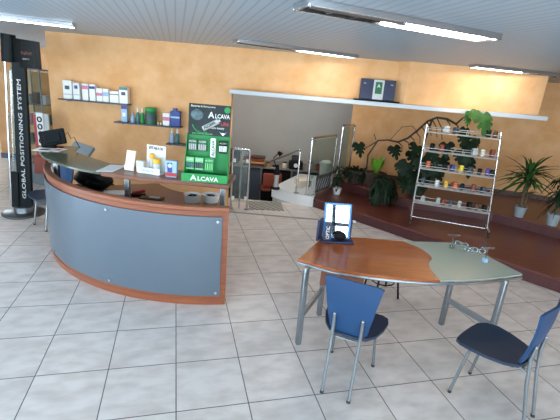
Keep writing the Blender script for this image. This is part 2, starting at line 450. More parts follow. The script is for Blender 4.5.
MB().arc(O0, .79, .82, R(-60), R(13.4), .0, .72).build('back_panel', 'beech', ctr)
ea = R(13.2)
MB().box((1.5 * math.sin(ea), -1.5 * math.cos(ea), .36), (.03, 1.05, .715), ea).build('end_panel', 'wood', ctr, bevel=.003)
def lc(pts): return [(x - CC[0], y - CC[1]) for x, y in pts]
MB().prism(lc([(-.53, 3.80), (-1.02, 3.83), (-1.43, 3.82), (-1.85, 3.90), (-1.93, 4.34), (-1.4, 4.30), (-.53, 4.32)]), 1.09, 1.135).build('raised_shelf', 'shelf', ctr, bevel=.005)
gs = MB().prism(lc([(-1.852, 3.90), (-2.06, 3.95), (-2.34, 4.09), (-2.70, 4.36), (-3.0, 4.72), (-3.12, 5.1), (-2.75, 5.22), (-2.62, 4.86), (-2.2, 4.52), (-1.932, 4.34)]), 1.105, 1.132).build('glass_shelf', 'greengl', ctr, bevel=.004)
gs['label'] = 'greenish glass shelf'
for x, y in ((-1.60, 3.95), (-.60, 3.90), (-2.62, 4.45)):
    MB().box((x - CC[0], y - CC[1], .92), (.05, .05, .34)).build('support_post', 'steel', ctr, bevel=.004)

ZS = 1.136   # top of the raised shelf
ZD = .751    # worktop
def onshelf(px, py): return at(px, py, ZS)
# --- battery display stand
pA = at(203, 183, ZS)
b0 = (pA.x, 4.0)
ad = thing('battery_display_stand', 'tall green and black battery display stand on the counter shelf', 'display stand', (b0[0], b0[1], ZS), R(2))
MB().box((0, -.06, .0075), (.45, .22, .012)).build('floor_plate', 'green', ad)
tr = MB().box((0, -.165, .04), (.46, .012, .085)).build('front_tray', 'green', ad, bevel=.002)
tx = text('lettering', 'A', .078, 'white_plastic', ad, (-.14, -.173, .014), (1, 0, 0), (0, 0, 1), width=.065, bold=.001); text('lettering', 'LCAVA', .058, 'white_plastic', ad, (-.07, -.173, .016), (1, 0, 0), (0, 0, 1), width=.205, bold=.001)
for s in (-1, 1): MB().slab([(s * .218, -.16, .0), (s * .218, .045, 0), (s * .212, .045, .455), (s * .212, .0, .455)], .006).build('side_panel', 'green', ad)
MB().slab([(-.222, .035, 0), (.222, .035, 0), (.214, .05, .455), (-.214, .05, .455)], .008).build('back_board', 'green', ad)
MB().slab([(.212, -.02, .0), (.228, -.02, 0), (.228, .05, .735), (.222, .05, .735)], .004).build('edge_strip', 'beech', ad)
hd = MB().slab([(-.205, .02, .44), (.212, .02, .44), (.212, .05, .745), (-.205, .05, .745)], .01).build('header_card', 'dark_print', ad)
hx = lambda u: -.205 + .417 * u
hz = lambda v: .44 + .305 * v
yh = lambda z: .02 + (z - .44) / .305 * .03 - .013
def ht(name, body, u0, v, size, m, width, par=ad, bold=.0008): return text(name, body, size, m, par, (hx(u0), yh(hz(v)), hz(v)), (1, 0, 0), (0, .1, 1), width=width, bold=bold)
ht('header_lettering', 'A', .47, .58, .085, 'white_plastic', .06); ht('header_lettering', 'LCAVA', .63, .585, .06, 'white_plastic', .145)
ht('top_line', 'Batteries & Accessoires', .05, .9, .026, 'cream', .24, bold=0)
ht('red_lettering', 'LR6', .77, .36, .05, 'red', .08); ht('small_line', 'alkaline battery', .5, .24, .03, 'white_plastic', .15, bold=0)
ht('bottom_line', 'pour tous vos appareils', .1, .04, .022, 'lgreen', .2, bold=0)
gl_ = MB().ball((hx(.2), yh(hz(.6)) + .012, hz(.6)), .075, (1, .2, 1), 18).build('globe_emblem', 'globe', ad)
MB().tube([(hx(.3) + 0.02 + .10 * math.cos(k), yh(hz(.25)), hz(.36) + .085 * math.sin(k)) for k in [PI + .1 + i_ * .13 for i_ in range(16)]], .006, 6).build('green_swoosh', 'green', ad)
cell = MB().cyl((hx(.36), yh(hz(.2)) - .012, hz(.22)), (hx(.72), yh(hz(.5)) - .012, hz(.5)), .026, n=14).build('printed_battery', 'lgrey', ad)
MB().cyl((hx(.72), yh(hz(.5)) - .012, hz(.5)), (hx(.76), yh(hz(.52)) - .012, hz(.53)), .012, n=10).build('battery_tip', 'white_plastic', cell)
text('battery_lettering', 'ALCAVA', .036, 'black', cell, (hx(.40), yh(hz(.3)) - .04, hz(.22)), (.87, 0, .495), (-.495, 0, .87), width=.13, bold=.0006)
MB().cyl((hx(.92), yh(hz(.86)) + .005, hz(.86)), (hx(.92), yh(hz(.86)) - .005, hz(.86)), .03, n=18).build('green_seal', 'green', ad)
em = MB(); e0 = hx(.84); ez = hz(.09)
pts = [(-.035, .018), (-.012, .006), (0, .012), (.012, .006), (.035, .018), (.0, -.018)]
em.slab([(e0 + x, yh(ez + z), ez + z) for x, z in pts], .003)
em.build('wing_emblem', 'white_plastic', ad)
# blister packs hanging in the recess
for i, (x, z, w, h, c1, nm, blk) in enumerate([(-.155, .275, .085, .125, 'lgrey', 'ALCAVA', 'dgreen'), (-.055, .275, .085, .125, 'lgrey', 'ALCAVA', 'dgreen'), (.155, .275, .085, .125, 'white_plastic', 'ALCAVA', 'black'),
                                        (-.165, .10, .08, .125, 'teal', 'ALCAVA', 'lgreen'), (-.07, .10, .08, .125, 'slate', 'ALCAVA', 'lgreen'), (.03, .09, .09, .14, 'lgreen', 'ALCAVA', 'green')]):
    yy = -.005 if z > .2 else -.07
    pk = thing('battery_pack', ['first grey battery blister pack from the left in the upper row of the green stand', 'second grey battery blister pack in the upper row of the green stand',
                               'black-topped battery blister pack at the right of the green stand', 'teal battery blister pack, leftmost of the lower row in the green stand',
                               'slate battery blister pack in the middle of the lower row in the green stand', 'light green battery blister pack at the right of the lower row'][i], 'battery pack', (b0[0] + x, b0[1] + yy, ZS + z), R(2), 'battery packs hanging in the green display stand')
    MB().box((0, 0, h / 2), (w, .004, h)).build('card', blk, pk)
    text('pack_lettering', nm, .022, 'white_plastic', pk, (-w * .42, -.003, h * .76), (1, 0, 0), (0, 0, 1), depth=.001, width=w * .84)
    cl = MB()
    for k in range(4): cl.cyl((-w * .36 + k * w * .24, -.009, .02), (-w * .36 + k * w * .24, -.009, h * .62), .008, n=8)
    cl.build('batteries', c1, pk)
vb = MB().box((b0[0] + .055, b0[1] - .01, ZS + .325), (.055, .03, .2)).build('battery_tester', 'white_plastic', bevel=.01)
tag(vb, 'tall white battery tube hanging upright in the middle of the green stand', 'battery display')
text('lettering', 'ALCAVA', .042, 'dgreen', vb, (b0[0] + .07, b0[1] - .028, ZS + .245), (0, 0, 1), (-1, 0, 0), width=.16, bold=.001)

# --- vitamin display, leaflets, pack, papers on the shelf
pV = at(150, 174, ZS)
vd = thing('vitamin_display', 'white countertop display box with two yellow-capped bottles beside green stand', 'display box', (pV.x, pV.y + .05, ZS), R(-14))
MB().box((0, 0, .006), (.25, .13, .012)).build('base', 'white_plastic', vd)
MB().box((0, -.062, .035), (.27, .008, .06)).build('front_tray', 'white_plastic', vd, bevel=.002)
MB().slab([(-.1, .06, 0), (.13, .06, 0), (.12, .085, .28), (-.1, .085, .28)], .008).build('back_card', 'white_plastic', vd, bevel=.002)
text('lettering', 'VITALUX', .05, 'slate', vd, (-.075, .065, .235), (1, 0, 0), (0, .09, 1), width=.17, bold=0)
text('tray_lettering', 'VITALUX', .03, 'lblue', vd, (-.08, -.068, .025), (1, 0, 0), (0, 0, 1), width=.15)
MB().box((-.1, -.035, .08), (.09, .04, .09)).build('leaflet_pocket', 'lgrey', vd, bevel=.003)
for i, (x, y, r, h) in enumerate([(-.005, .02, .028, .15), (.075, -.015, .04, .11)]):
    w = vd.matrix_basis @ V((x, y, .013)) if False else Matrix.Translation(vd.location) @ Matrix.Rotation(R(-14), 4, 'Z') @ V((x, y, .013))
    bt = thing('vitamin_bottle', ['slim white bottle with yellow cap at the back of the white display', 'wide white bottle with yellow cap at the front of the white display'][i], 'bottle', w, 0, 'yellow-capped bottles in the white display')
    MB().lathe((0, 0, 0), [(r * .9, 0), (r, .005), (r, h * .85), (r * .8, h)]).build('body', 'lgrey', bt)
    MB().lathe((0, 0, h * .93), [(r * .98, 0), (r * .98, .04), (r * .85, .048)]).build('cap', 'yellow', bt)
pL = at(131, 170, ZS)
lf = thing('leaflet_holder', 'white stand of cream leaflets left of the vitamin display', 'leaflet stand', (pL.x, pL.y, ZS), R(-10))
MB().slab([(-.05, -.03, 0), (.05, -.03, 0), (.05, .03, .2), (-.05, .03, .2)], .012).build('leaflets', 'cream', lf)
MB().box((0, -.035, .03), (.106, .01, .055)).build('pocket', 'white_plastic', lf)
tl_ = MB()
for k in range(4): tl_.box((0, -.033 + .0072 * (k * 3 + 4), .075 + .028 * k), (.07, .003, .004))
tl_.build('printed_lines', 'lgrey', lf)
pP = at(171, 177.5, ZS)
pk = thing('blue_pack', 'blue and white printed pack with red band between bottles and green stand', 'package', (pP.x, pP.y + .03, ZS), R(-6))
MB().box((0, 0, .085), (.12, .05, .17)).build('carton', 'lblue', pk, bevel=.004)
MB().box((-.012, -.026, .1), (.05, .003, .1)).build('blue_print', 'blue', pk)
MB().box((0, -.026, .03), (.118, .003, .035)).build('red_band', 'red', pk)
MB().ball((-.01, -.027, .12), .024, (1, .15, 1)).build('picture', 'lgrey', pk)
q = [at(96, 171.2, ZS + .004), at(113, 171.8, ZS + .004), at(128, 165.6, ZS + .004), at(110, 164.8, ZS + .004)]
tag(MB().prism([(p.x, p.y) for p in q], ZS + .001, ZS + .006).build('paper_sheet', 'paper', smooth=False), 'white sheet of paper lying where wood shelf meets glass', 'paper')
for i, (cx, cy, w, rz) in enumerate([(44, 149.5, .2, 8), (58, 150, .14, -4)]):
    p = at(cx, cy, ZS); t_ = thing('leaflet', ['open white leaflet with dark picture at the left end of the glass shelf', 'small pink-edged white leaflet beside the open leaflet on the glass shelf'][i], 'leaflet', (p.x, p.y, ZS - .002), R(rz))
    MB().box((0, 0, .003), (w, .2, .005)).build('sheet', 'white_plastic', t_)
    MB().box((.01, -.01, .0062), (w * .5, .1, .001)).build('picture', ['slate', 'red'][i], t_)
# monitor at the left end
pM = at(54, 152, ZS); pM = V((-2.95, 4.98, ZS - .003))
mo = thing('monitor', 'black computer monitor seen from behind on the left end of counter', 'monitor', pM, R(12))
MB().box((0, 0, .006), (.2, .14, .012)).build('foot', 'black', mo, bevel=.004)
MB().box((0, .02, .04), (.06, .03, .07)).build('neck', 'black', mo)
MB().box((0, .0, .125), (.30, .04, .20), 0, R(-20), R(-14)).build('screen_back', 'black', mo, bevel=.015)
MB().box((0, -.022, .12), (.2, .03, .12), 0, R(-20), R(-14)).build('rear_housing', 'blackgreen', mo, bevel=.012)
MB().tube([(.13, .02, .16), (.17, .03, .2), (.2, .03, .12), (.24, .04, .14), (.27, .05, .06), (.30, .05, .0)], .005, 6).build('cable', 'black', mo)
# grey keyboard-like heap behind glass
pK = aty(82, 149, 5.5)
kb = thing('desk_chair', 'low grey-green desk chair behind the glass end of the counter', 'chair', (pK.x, pK.y, 0), R(-20))
MB().box((0, 0, pK.z), (.40, .05, .16), 0, R(-40), R(8)).build('backrest', 'grey_plastic', kb, bevel=.02)
MB().box((0, .0, (pK.z + .45) / 2), (.05, .03, pK.z - .5)).build('back_stem', 'black', kb)
MB().box((0, .18, .47), (.42, .40, .06)).build('seat', 'black', kb, bevel=.02)
MB().cyl((0, .18, .07), (0, .18, .45), .03).build('column', 'black', kb)
sb5 = MB(); sb5.lathe((0, .18, .02), [(.26, 0), (.27, .02), (.06, .06)], 20); sb5.build('base', 'black', kb)

# black bag on worktop
pB = at(84, 176, ZD)
bg = thing('black_bag', 'black soft bag lying on the worktop under the glass shelf', 'bag', (pB.x, pB.y + .25, ZD), R(-32))
m_ = MB(); m_.ball((0, 0, .1), .2, (1.5, .9, .5), 20); m_.ball((.1, -.03, .09), .14, (1.5, .9, .64), 16); m_.ball((-.12, .02, .13), .13, (1.2, .9, .8), 16)
bo = m_.build('body', 'black', bg)
MB().tube([(-.2, -.05, .14), (-.14, -.08, .24), (.05, -.08, .25), (.14, -.05, .16)], .014, 8).build('handle', 'black', bg)
MB().box((0, -.16, .1), (.3, .02, .03), 0, R(-20)).build('zip_flap', 'rubber', bg, bevel=.006)
bg.location = V((-2.30, 4.66, ZD))
# things on the worktop under the raised shelf
p = at(116, 195, ZD)
st_ = thing('paper_stack', 'stack of white papers on the worktop behind the left post', 'papers', (p.x, p.y, ZD), R(10))
for k in range(4): MB().box((.01 * (k % 2), .006 * k, .004 + .006 * k), (.3, .21, .005), R(3 * k)).build('sheet', 'paper', st_)
p = at(138.5, 196, ZD)
rb = thing('stapler', 'red and dark stapler on the worktop beside the white papers', 'stapler', (p.x, p.y, ZD), R(30))
MB().box((0, 0, .012), (.16, .05, .024)).build('base', 'black', rb, bevel=.004)
MB().box((0, 0, .05), (.15, .045, .035), 0, 0, R(-8)).build('arm', 'red', rb, bevel=.01)
for i, px in enumerate((192, 210.6)):
    p = at(px, 202, ZD); dsh = thing('round_tray', ['left round white tray of dark frames under the right end of shelf', 'right round white tray of dark frames under the right end of shelf'][i], 'tray', (p.x, p.y + .02, ZD), 0, 'round white trays on the counter worktop')
    MB().lathe((0, 0, 0), [(.085, 0), (.1, .085), (.104, .09), (.096, .09), (.07, .03)], 24).build('dish', 'white_plastic', dsh)
    f = MB()
    for k in range(3): f.tube([(.04 * math.cos(a) + random.uniform(-.02, .02), .03 * math.sin(a), .05 + .014 * k) for a in [j * PI / 4 for j in range(8)]], .006, 6, True)
    f.build('contents', 'black', dsh)
p = at(152, 199, ZD)
kc = thing('desk_tray', 'shallow brown desk tray with a pale card on the worktop', 'tray', (p.x, p.y, ZD), 0)
MB().box((0, 0, .01), (.26, .1, .02)).build('tray', 'bark', kc, bevel=.004)
MB().box((.03, 0, .022), (.12, .05, .008)).build('card', 'lgrey', kc)
# ================================================================== WALL SHELVES
YS = 6.30
def wall_shelf(pxa, pya, pxb, pyb, label):
    a = aty(pxa, pya, YS); b = aty(pxb, pyb, YS); z = (a.z + b.z) / 2 - .006
    t = thing('wall_shelf', label, 'shelf', ((a.x + b.x) / 2, YW, z), 0, 'dark glass shelves on the orange wall')
    MB().box((0, -.1, 0), (b.x - a.x, .196, .02)).build('board', 'slate', t, bevel=.003)
    for s in (-.4, .4): MB().box((s * (b.x - a.x), -.06, -.02), (.02, .11, .02)).build('bracket', 'darksteel', t)
    return z + .011
z1 = wall_shelf(62, 99, 130, 103.5, 'upper left dark wall shelf holding eight white boxes')
z2 = wall_shelf(117, 122.5, 182, 125.5, 'middle dark wall shelf holding bottles and a green tin')
z3 = wall_shelf(168, 143, 194, 144.5, 'lowest short dark wall shelf behind the green display stand')
def carton(px0, px1, pyt, pyb, z, mt, band, label, grp='boxes on the upper wall shelf', deep=.09):
    a = aty(px0, pyb, YS - .02); b = aty(px1, pyb, YS - .02); h = (pyb - pyt) * 6.28 / 395 * 1.03
    t = thing('product_box', label, 'box', ((a.x + b.x) / 2, YS - .02, z), 0, grp)
    w = (b.x - a.x) * .97
    MB().box((0, 0, h / 2), (w, deep, h)).build('carton', mt, t, bevel=.003)
    MB().box((0, -deep / 2 - .001, h * band[1]), (w * .98, .002, h * band[2])).build('printed_band', band[0], t)
    if len(band) > 3: MB().box((0, -deep / 2 - .002, h * band[4]), (w * .5, .002, h * .2)).build('printed_mark', band[3], t)
    return t
W1 = 'white_plastic'
carton(65, 74, 82, 98.5, z1, W1, ('lgrey', .25, .06, 'slate', .62), 'tallest white box at the left end of the upper wall shelf')
carton(75, 81.5, 84.5, 99.5, z1, W1, ('lgrey', .3, .06, 'blue', .75), 'narrow white box with dark mark second on upper shelf')
carton(84, 90, 85, 100, z1, W1, ('pink', .78, .22), 'white box with pink top third on upper shelf')
carton(91, 97, 85.5, 100.5, z1, W1, ('blue', .8, .16), 'white box with blue top band fourth on upper shelf')
carton(98, 104, 89, 101, z1, W1, ('pink', .55, .22), 'low white box with pink band fifth on upper shelf')
carton(104.3, 110, 89.5, 101.5, z1, W1, ('lblue', .6, .3), 'low white box with pale blue band sixth on upper shelf')
carton(111, 120, 92, 102.5, z1, W1, ('slate', .72, .08), 'wide low white box with grey line seventh on upper shelf')
carton(120.5, 129, 88, 103, z1, W1, ('teal', .9, .18, 'slate', .6), 'white box with green lid at right end of upper shelf')
g2 = 'goods on the middle wall shelf'
carton(122, 128, 104.5, 121.5, z2, 'lblue', ('purple', .8, .2, 'white_plastic', .4), 'tall pale box with purple top standing on the middle shelf', g2, .05)
carton(163.5, 170.5, 113, 124.5, z2, W1, ('pink', .55, .3, 'white_plastic', .2), 'white box with pink band left of blue box', g2)
bb_ = carton(171, 180.5, 111, 125, z2, 'blue', ('lblue', .6, .12), 'dark blue box at the right end of middle shelf', g2)
MB().box((-.01, 0, .245), (.06, .06, .05)).build('top_flap', 'blue', bb_, bevel=.003)
def spray(px, pyt, pyb, z, mt, cap, label, grp, r=.028):
    a = aty(px, pyb, YS - .02); h = (pyb - pyt) * 6.28 / 395 * 1.03
    t = thing('bottle', label, 'bottle', (a.x, YS - .02, z), 0, grp)
    MB().lathe((0, 0, 0), [(r * .9, 0), (r, .006), (r, h * .55), (r * .45, h * .68), (r * .4, h * .72)], 14).build('body', mt, t)
    MB().lathe((0, 0, h * .7), [(r * .5, 0), (r * .45, h * .1), (r * .22, h * .3)], 10).build('nozzle', cap, t)
    return t
spray(133, 113, 122, z2, 'lblue', 'lblue', 'short pale blue bottle first on the middle shelf', g2, .035)
spray(138, 108, 122.5, z2, 'teal', 'white_plastic', 'teal bottle with white nozzle beside the short pale bottle', g2)
spray(142.5, 108.5, 122.8, z2, 'green', 'white_plastic', 'green bottle with white nozzle beside the green tin', g2)
spray(172, 129.5, 143, z3, 'lblue', 'white_plastic', 'left pale bottle on the lowest wall shelf', 'bottles on the lowest wall shelf', .034)
spray(177.3, 129.5, 143.3, z3, 'teal', 'white_plastic', 'right teal bottle on the lowest wall shelf', 'bottles on the lowest wall shelf', .034)
a = aty(151, 123.5, YS - .02)
tn = thing('green_tin', 'large round green tin in the middle of the wall shelf', 'tin', (a.x, YS - .02, z2), 0, g2)
MB().lathe((0, 0, 0), [(.08, 0), (.084, .004), (.084, .2), (.08, .205)], 24).build('body', 'dgreen', tn)
MB().lathe((0, 0, .2), [(.087, 0), (.087, .045), (.08, .05)], 24).build('lid', 'green', tn)
MB().lathe((0, 0, .06), [(.0855, 0), (.0855, .08)], 24).build('label_band', 'slate', tn)
for k, px in enumerate((158, 160.8)):
    a = aty(px, 124, YS - .02); t = thing('dropper', ['left tiny cream dropper bottle right of green tin', 'right tiny cream dropper bottle left of the pink-banded box'][k], 'bottle', (a.x, YS - .02, z2), 0, g2)
    MB().lathe((0, 0, 0), [(.012, 0), (.012, .03), (.006, .038)], 10).build('body', 'cream', t)
    MB().lathe((0, 0, .036), [(.016, 0), (.016, .018)], 10).build('cap', 'beech', t)

# box stack on ledge
pF = aty(376, 101.5, 6.27)
fo = thing('navy_case', 'navy blue flat display case with green-white band on the white ledge', 'display case', (pF.x, 6.27, 2.014), R(-4))
MB().box((0, .02, .012), (.68, .14, .022)).build('black_stand', 'black', fo)
MB().box((-.005, 0, .172), (.52, .06, .295), 0, R(-6)).build('case', 'navybox', fo, bevel=.006)
MB().box((.005, -.032, .174), (.155, .006, .285), 0, R(-6)).build('white_band', 'lgrey', fo)
MB().box((.005, -.037, .2), (.1, .004, .17), 0, R(-6)).build('green_print', 'dgreen', fo)
text('lettering', 'A', .07, 'white_plastic', fo, (-.02, -.043, .205), (1, 0, 0), (0, 0, 1))
for s in (-1, 1): MB().box((.2 * s - .005, -.036, .255), (.035, .004, .008), 0, R(-6)).build('logo_mark', 'lgrey', fo)

# ================================================================== GLOBAL POSITIONING STAND
sb = at(24, 213.5, 0)
gp = thing('display_stand', 'black advertising column with vertical white lettering left of the counter', 'display stand', (sb.x, sb.y, 0), 0)
def L5(px, py, dy=0): p = aty(px, py, sb.y + dy); return p - sb
MB().lathe((0, 0, 0), [(.27, 0), (.28, .01), (.28, .03), (.25, .045)], 32).build('base_disc', 'darksteel', gp)
MB().lathe((.02, 0, .04), [(.14, 0), (.14, .08), (.12, .09)], 24).build('base_collar', 'steel', gp)
def plate(pts, t, dy=0):
    return MB().slab([L5(x, y, dy) for x, y in pts], t)
plate([(20, 206), (34, 205), (27, 62), (14, 62)], .05, -.02).build('lettered_column', 'blackgreen', gp, bevel=.004)
pl0, pl1 = L5(24.5, 199, -.09), L5(18.4, 80, -.09)
text('lettering', 'GLOBAL POSITIONING SYSTEM', .074, 'lgrey', gp, pl0 + V((.026, 0, 0)), pl1 - pl0, V((-1, 0, (pl1 - pl0).x / (pl1 - pl0).z)), width=(pl1 - pl0).length, bold=0)
a, b = L5(9, 62), L5(8, 34)
MB().cyl(a, b, .085, n=24).build('top_cylinder', 'blackgreen', gp)
hp = MB(); xs0 = L5(16, 55).x; xs1 = L5(45, 55).x
for k in range(8):
    t0, t1 = k / 8, (k + 1) / 8
    X0, X1 = xs0 + (xs1 - xs0) * t0, xs0 + (xs1 - xs0) * t1
    y0, y1 = -.1 * math.sin(t0 * PI * .6), -.1 * math.sin(t1 * PI * .6)
    zt, zb = L5(16, 38).z, L5(20, 67.5).z
    hp.slab([(X0, y0, zb), (X1, y1, zb), (X1, y1, zt - .03 * t1), (X0, y0, zt - .03 * t0)], .03)
hp.build('header_panel', 'black', gp)
text('header_logo', 'NAVI', .06, 'brown', gp, V((xs0 + .16, -.14, (zt + zb) / 2 - .02)), (1, .1, 0), (0, 0, 1))
text('header_line', 'store', .04, 'grey_plastic', gp, V((xs0 + .17, -.14, (zt + zb) / 2 - .08)), (1, .1, 0), (0, 0, 1))
MB().cyl(L5(12, 205, .05), L5(5, 60, .05), .018).build('slim_pole', 'chrome', gp)
MB().cyl(L5(15, 175, .06), L5(11, 70, .06), .03).build('glass_tube', 'acrylic', gp)
br = plate([(14, 206), (21, 207), (20, 172), (13, 171)], .05, -.04).build('brochure_box', 'black', gp, bevel=.003)
plate([(18, 188), (21, 188), (20, 178), (17.5, 178)], .004, -.06).build('white_card', 'lgrey', br)
plate([(20, 204), (22.5, 204), (22, 194), (20, 194)], .004, -.06).build('white_card', 'lgrey', br)

# glass cabinet far in the left hall with goods, and a leaflet rack
gc = thing('glass_cabinet', 'tall glass display cabinet in the far hall behind the black column', 'display cabinet', (-4.55, 7.3, 0), R(-14))
MB().box((0, 0, .2), (.6, .4, .4)).build('base', 'grey_plastic', gc, bevel=.005)
fr = MB()
for sx in (-.29, .29):
    for sy in (-.19, .19): fr.box((sx, sy, 1.22), (.022, .022, 1.64))
fr.box((0, 0, 2.045), (.6, .4, .03)); fr.build('frame', 'steel', gc)
for z in (.75, 1.1, 1.45): MB().box((0, 0, z), (.57, .37, .012)).build('glass_shelf', 'acrylic', gc)
MB().box((0, -.195, 1.21), (.57, .006, 1.6)).build('glass_front', 'glass', gc)
MB().box((0, .195, 1.21), (.57, .006, 1.6)).build('back_sheet', 'beech', gc)
k = 0
for z, cols in ((.756, ['slate', 'lgrey', 'pink']), (1.106, ['pink', 'lgrey', 'teal']), (1.456, ['lgrey', 'brown', 'lgrey'])):
    for j, cname in enumerate(cols):
        p = gc.location + Matrix.Rotation(R(-14), 3, 'Z') @ V((-.18 + .18 * j, 0, z + .004))
        lab = ['left', 'middle', 'right'][j] + ' small box on the ' + {.756: 'lowest', 1.106: 'middle', 1.456: 'top'}[z] + ' shelf of the far glass cabinet'
        tag(MB().box(p + V((0, 0, .08 + .02 * (j % 2))), (.12, .1, .16 + .04 * (j % 2)), R(-14)).build('product_box', cname, bevel=.004), lab, 'box', 'boxes in the far glass cabinet')
lr = thing('leaflet_rack', 'narrow rack with red and white posters behind the counter end', 'leaflet rack', (-3.79, 6.12, 0), R(-4))
MB().box((0, 0, .02), (.36, .3, .04)).build('foot', 'grey_plastic', lr)
MB().box((.07, .02, .72), (.1, .03, 1.40)).build('grey_post', 'lgrey', lr, bevel=.004)
MB().box((-.09, 0, 1.05), (.05, .01, .7)).build('red_strip', 'red', lr)
wp = MB().box((-.01, -.005, 1.18), (.11, .012, .5)).build('white_poster', 'white_plastic', lr)
rg = MB()
for z in (1.0, 1.11, 1.22, 1.33): rg.tube([(-.01 + .032 * math.cos(j * PI / 6), -.016, z + .036 * math.sin(j * PI / 6)) for j in range(12)], .009, 6, True)
rg.build('black_rings', 'black', wp)
MB().box((-.04, -.03, .62), (.2, .06, .28)).build('rust_pocket', 'rust', lr, bevel=.004)

# ================================================================== CHAIRS
def chair():
    t = thing('chair', '', 'chair', (0, 0, 0), 0, 'navy blue chairs with pale metal legs')
    # seat: rounded shell, front at y=.53
    N = 22; m = MB()
    outline = []
    half = [(.0, .548), (.10, .545), (.18, .53), (.225, .48), (.24, .40), (.225, .30), (.19, .20), (.14, .125), (.07, .105), (0, .10)]
    outline = half + [(-x, y) for x, y in half[-2:0:-1]]
    def zz(x, y): return .455 + .9 * max(0, abs(x) - .05) ** 2 * .6 - .35 * max(0, y - .42) ** 1.6 + .18 * max(0, .22 - y) ** 1.2
    rings = []
    for s in (.0, .35, .7, 1):
        if s == 0: continue
        rings.append([(x * s, .32 + (y - .32) * s) for x, y in outline])
    top = [[m.bm.verts.new((x, y, zz(x, y))) for x, y in r] for r in rings]; bot = [[m.bm.verts.new((x, y, zz(x, y) - .022)) for x, y in r] for r in rings]
    ct = m.bm.verts.new((0, .32, zz(0, .32))); cb = m.bm.verts.new((0, .32, zz(0, .32) - .022)); n = len(outline)
    for k in range(n):
        j = (k + 1) % n
        m.bm.faces.new((ct, top[0][k], top[0][j])); m.bm.faces.new((cb, bot[0][j], bot[0][k]))
        for a_ in range(2):
            m.bm.faces.new((top[a_][k], top[a_ + 1][k], top[a_ + 1][j], top[a_][j])); m.bm.faces.new((bot[a_][j], bot[a_ + 1][j], bot[a_ + 1][k], bot[a_][k]))
        m.bm.faces.new((top[2][k], bot[2][k], bot[2][j], top[2][j]))
    m.build('seat', 'navyseat', t, angle=60)
    # backrest: fan shape, wide on top, curved round the sitter
    m = MB(); rows = []
    for i in range(10):
        v = i / 9; z = .45 + .465 * v
        hw = .128 + .077 * v
        if i == 0: hw = .1
        yb = .135 - .02 * math.sin(v * PI) - .085 * v
        row = []
        for j in range(11):
            u = -1 + j / 5; x = hw * u; zt = z - (.022 * abs(u) ** 5 if i == 9 else 0) + (.012 * u * 0)
            row.append((x, yb + .75 * x * x, zt))
        rows.append(row)
    fr_ = [[m.bm.verts.new(p) for p in r] for r in rows]; bk_ = [[m.bm.verts.new((p[0], p[1] - .016, p[2])) for p in r] for r in rows]
    for i in range(9):
        for j in range(10):
            m.bm.faces.new((fr_[i][j], fr_[i][j + 1], fr_[i + 1][j + 1], fr_[i + 1][j])); m.bm.faces.new((bk_[i][j + 1], bk_[i][j], bk_[i + 1][j], bk_[i + 1][j + 1]))
    for i in range(9):
        for j in (0, 10): m.bm.faces.new((fr_[i][j], fr_[i + 1][j], bk_[i + 1][j], bk_[i][j]))
    for j in range(10):
        for i in (0, 9): m.bm.faces.new((fr_[i][j], fr_[i][j + 1], bk_[i][j + 1], bk_[i][j]))
    m.build('backrest', 'navy', t, angle=60)
    for s in (-1, 1):
        lg = MB(); lg.tube([(s * .1, 0, .012), (s * .1, .06, .35), (s * .1, .078, .52), (s * .1, .07, .625)], [.0115, .0125, .0125, .012], 12); lg.ball((s * .1, .07, .625), .0125, n=8)
        l_ = lg.build('leg', 'steel', t); MB().cyl((s * .1, 0, 0), (s * .1, .004, .02), .014).build('foot_cap', 'rubber', l_)
        lg = MB(); lg.tube(fillet([(s * .175, .49, .012), (s * .15, .43, .425), (s * .12, .15, .43)], .05), .0115, 12)
        l_ = lg.build('leg', 'steel', t); MB().cyl((s * .175, .49, 0), (s * .174, .488, .02), .0135).build('foot_cap', 'rubber', l_)
    MB().tube([(-.1, .075, .42), (-.1, .11, .428), (.1, .11, .428), (.1, .075, .42)], .009, 8).build('cross_bar', 'steel', t)
    return t
ch = chair()
ch.location = (.51, 2.335, 0); ch.rotation_euler = (0, 0, math.atan2(-.39, .92)); ch['label'] = 'navy blue chair seen from behind at the front of the wooden table'
copy_thing(ch, (1.86, 2.25, 0), math.atan2(.66, .752) + R(1), 'navy blue chair cut by the right picture edge beside the glass table end')
copy_thing(ch, (-2.96, 5.40, 0), math.atan2(.58, -.81), 'navy blue chair beside the black column at the left end of counter')

# ================================================================== TABLE
ZT = .755
tb = thing('consultation_table', 'curved wooden table with frosted glass end and steel legs', 'table', (1.1, 3.3, 0))
def loc(pts): return [(p[0] - 1.1, p[1] - 3.3) for p in pts]
def spl(pts, n=5):
    out = []
    P = [V((*p, 0)) for p in pts]; P = [P[0] * 2 - P[1]] + P + [P[-1] * 2 - P[-2]]
    for i in range(1, len(P) - 2):
        for k in range(n):
            t = k / n; a, b, c, d = P[i - 1:i + 3]
            q = .5 * (2 * b + (c - a) * t + (2 * a - 5 * b + 4 * c - d) * t * t + (3 * b - 3 * c + d - a) * t ** 3); out.append((q.x, q.y))
    out.append(pts[-1]); return out
front_w = spl([(.185, 3.02), (.44, 2.895), (.67, 2.845), (.98, 2.825), (1.31, 2.845)])
curve = spl([(1.31, 2.845), (1.30, 3.03), (1.33, 3.18), (1.40, 3.32), (1.36, 3.52), (1.23, 3.67)])
back_w = spl([(1.23, 3.67), (.98, 3.665), (.73, 3.655), (.41, 3.535)])
wt = MB().prism(loc(front_w + curve[1:] + back_w[1:]), ZT - .028, ZT).build('wooden_top', 'table', tb, bevel=.004)
front_g = spl([(1.31, 2.845), (1.66, 2.93), (2.10, 3.10)])
gl = MB().prism(loc(front_g + [(2.115, 3.12), (1.86, 3.765), (1.84, 3.77)] + curve[::-1][:-1]), ZT - .014, ZT - .001).build('glass_top', 'frosted', tb, bevel=.003)
gl['label'] = 'frosted green-grey glass end'
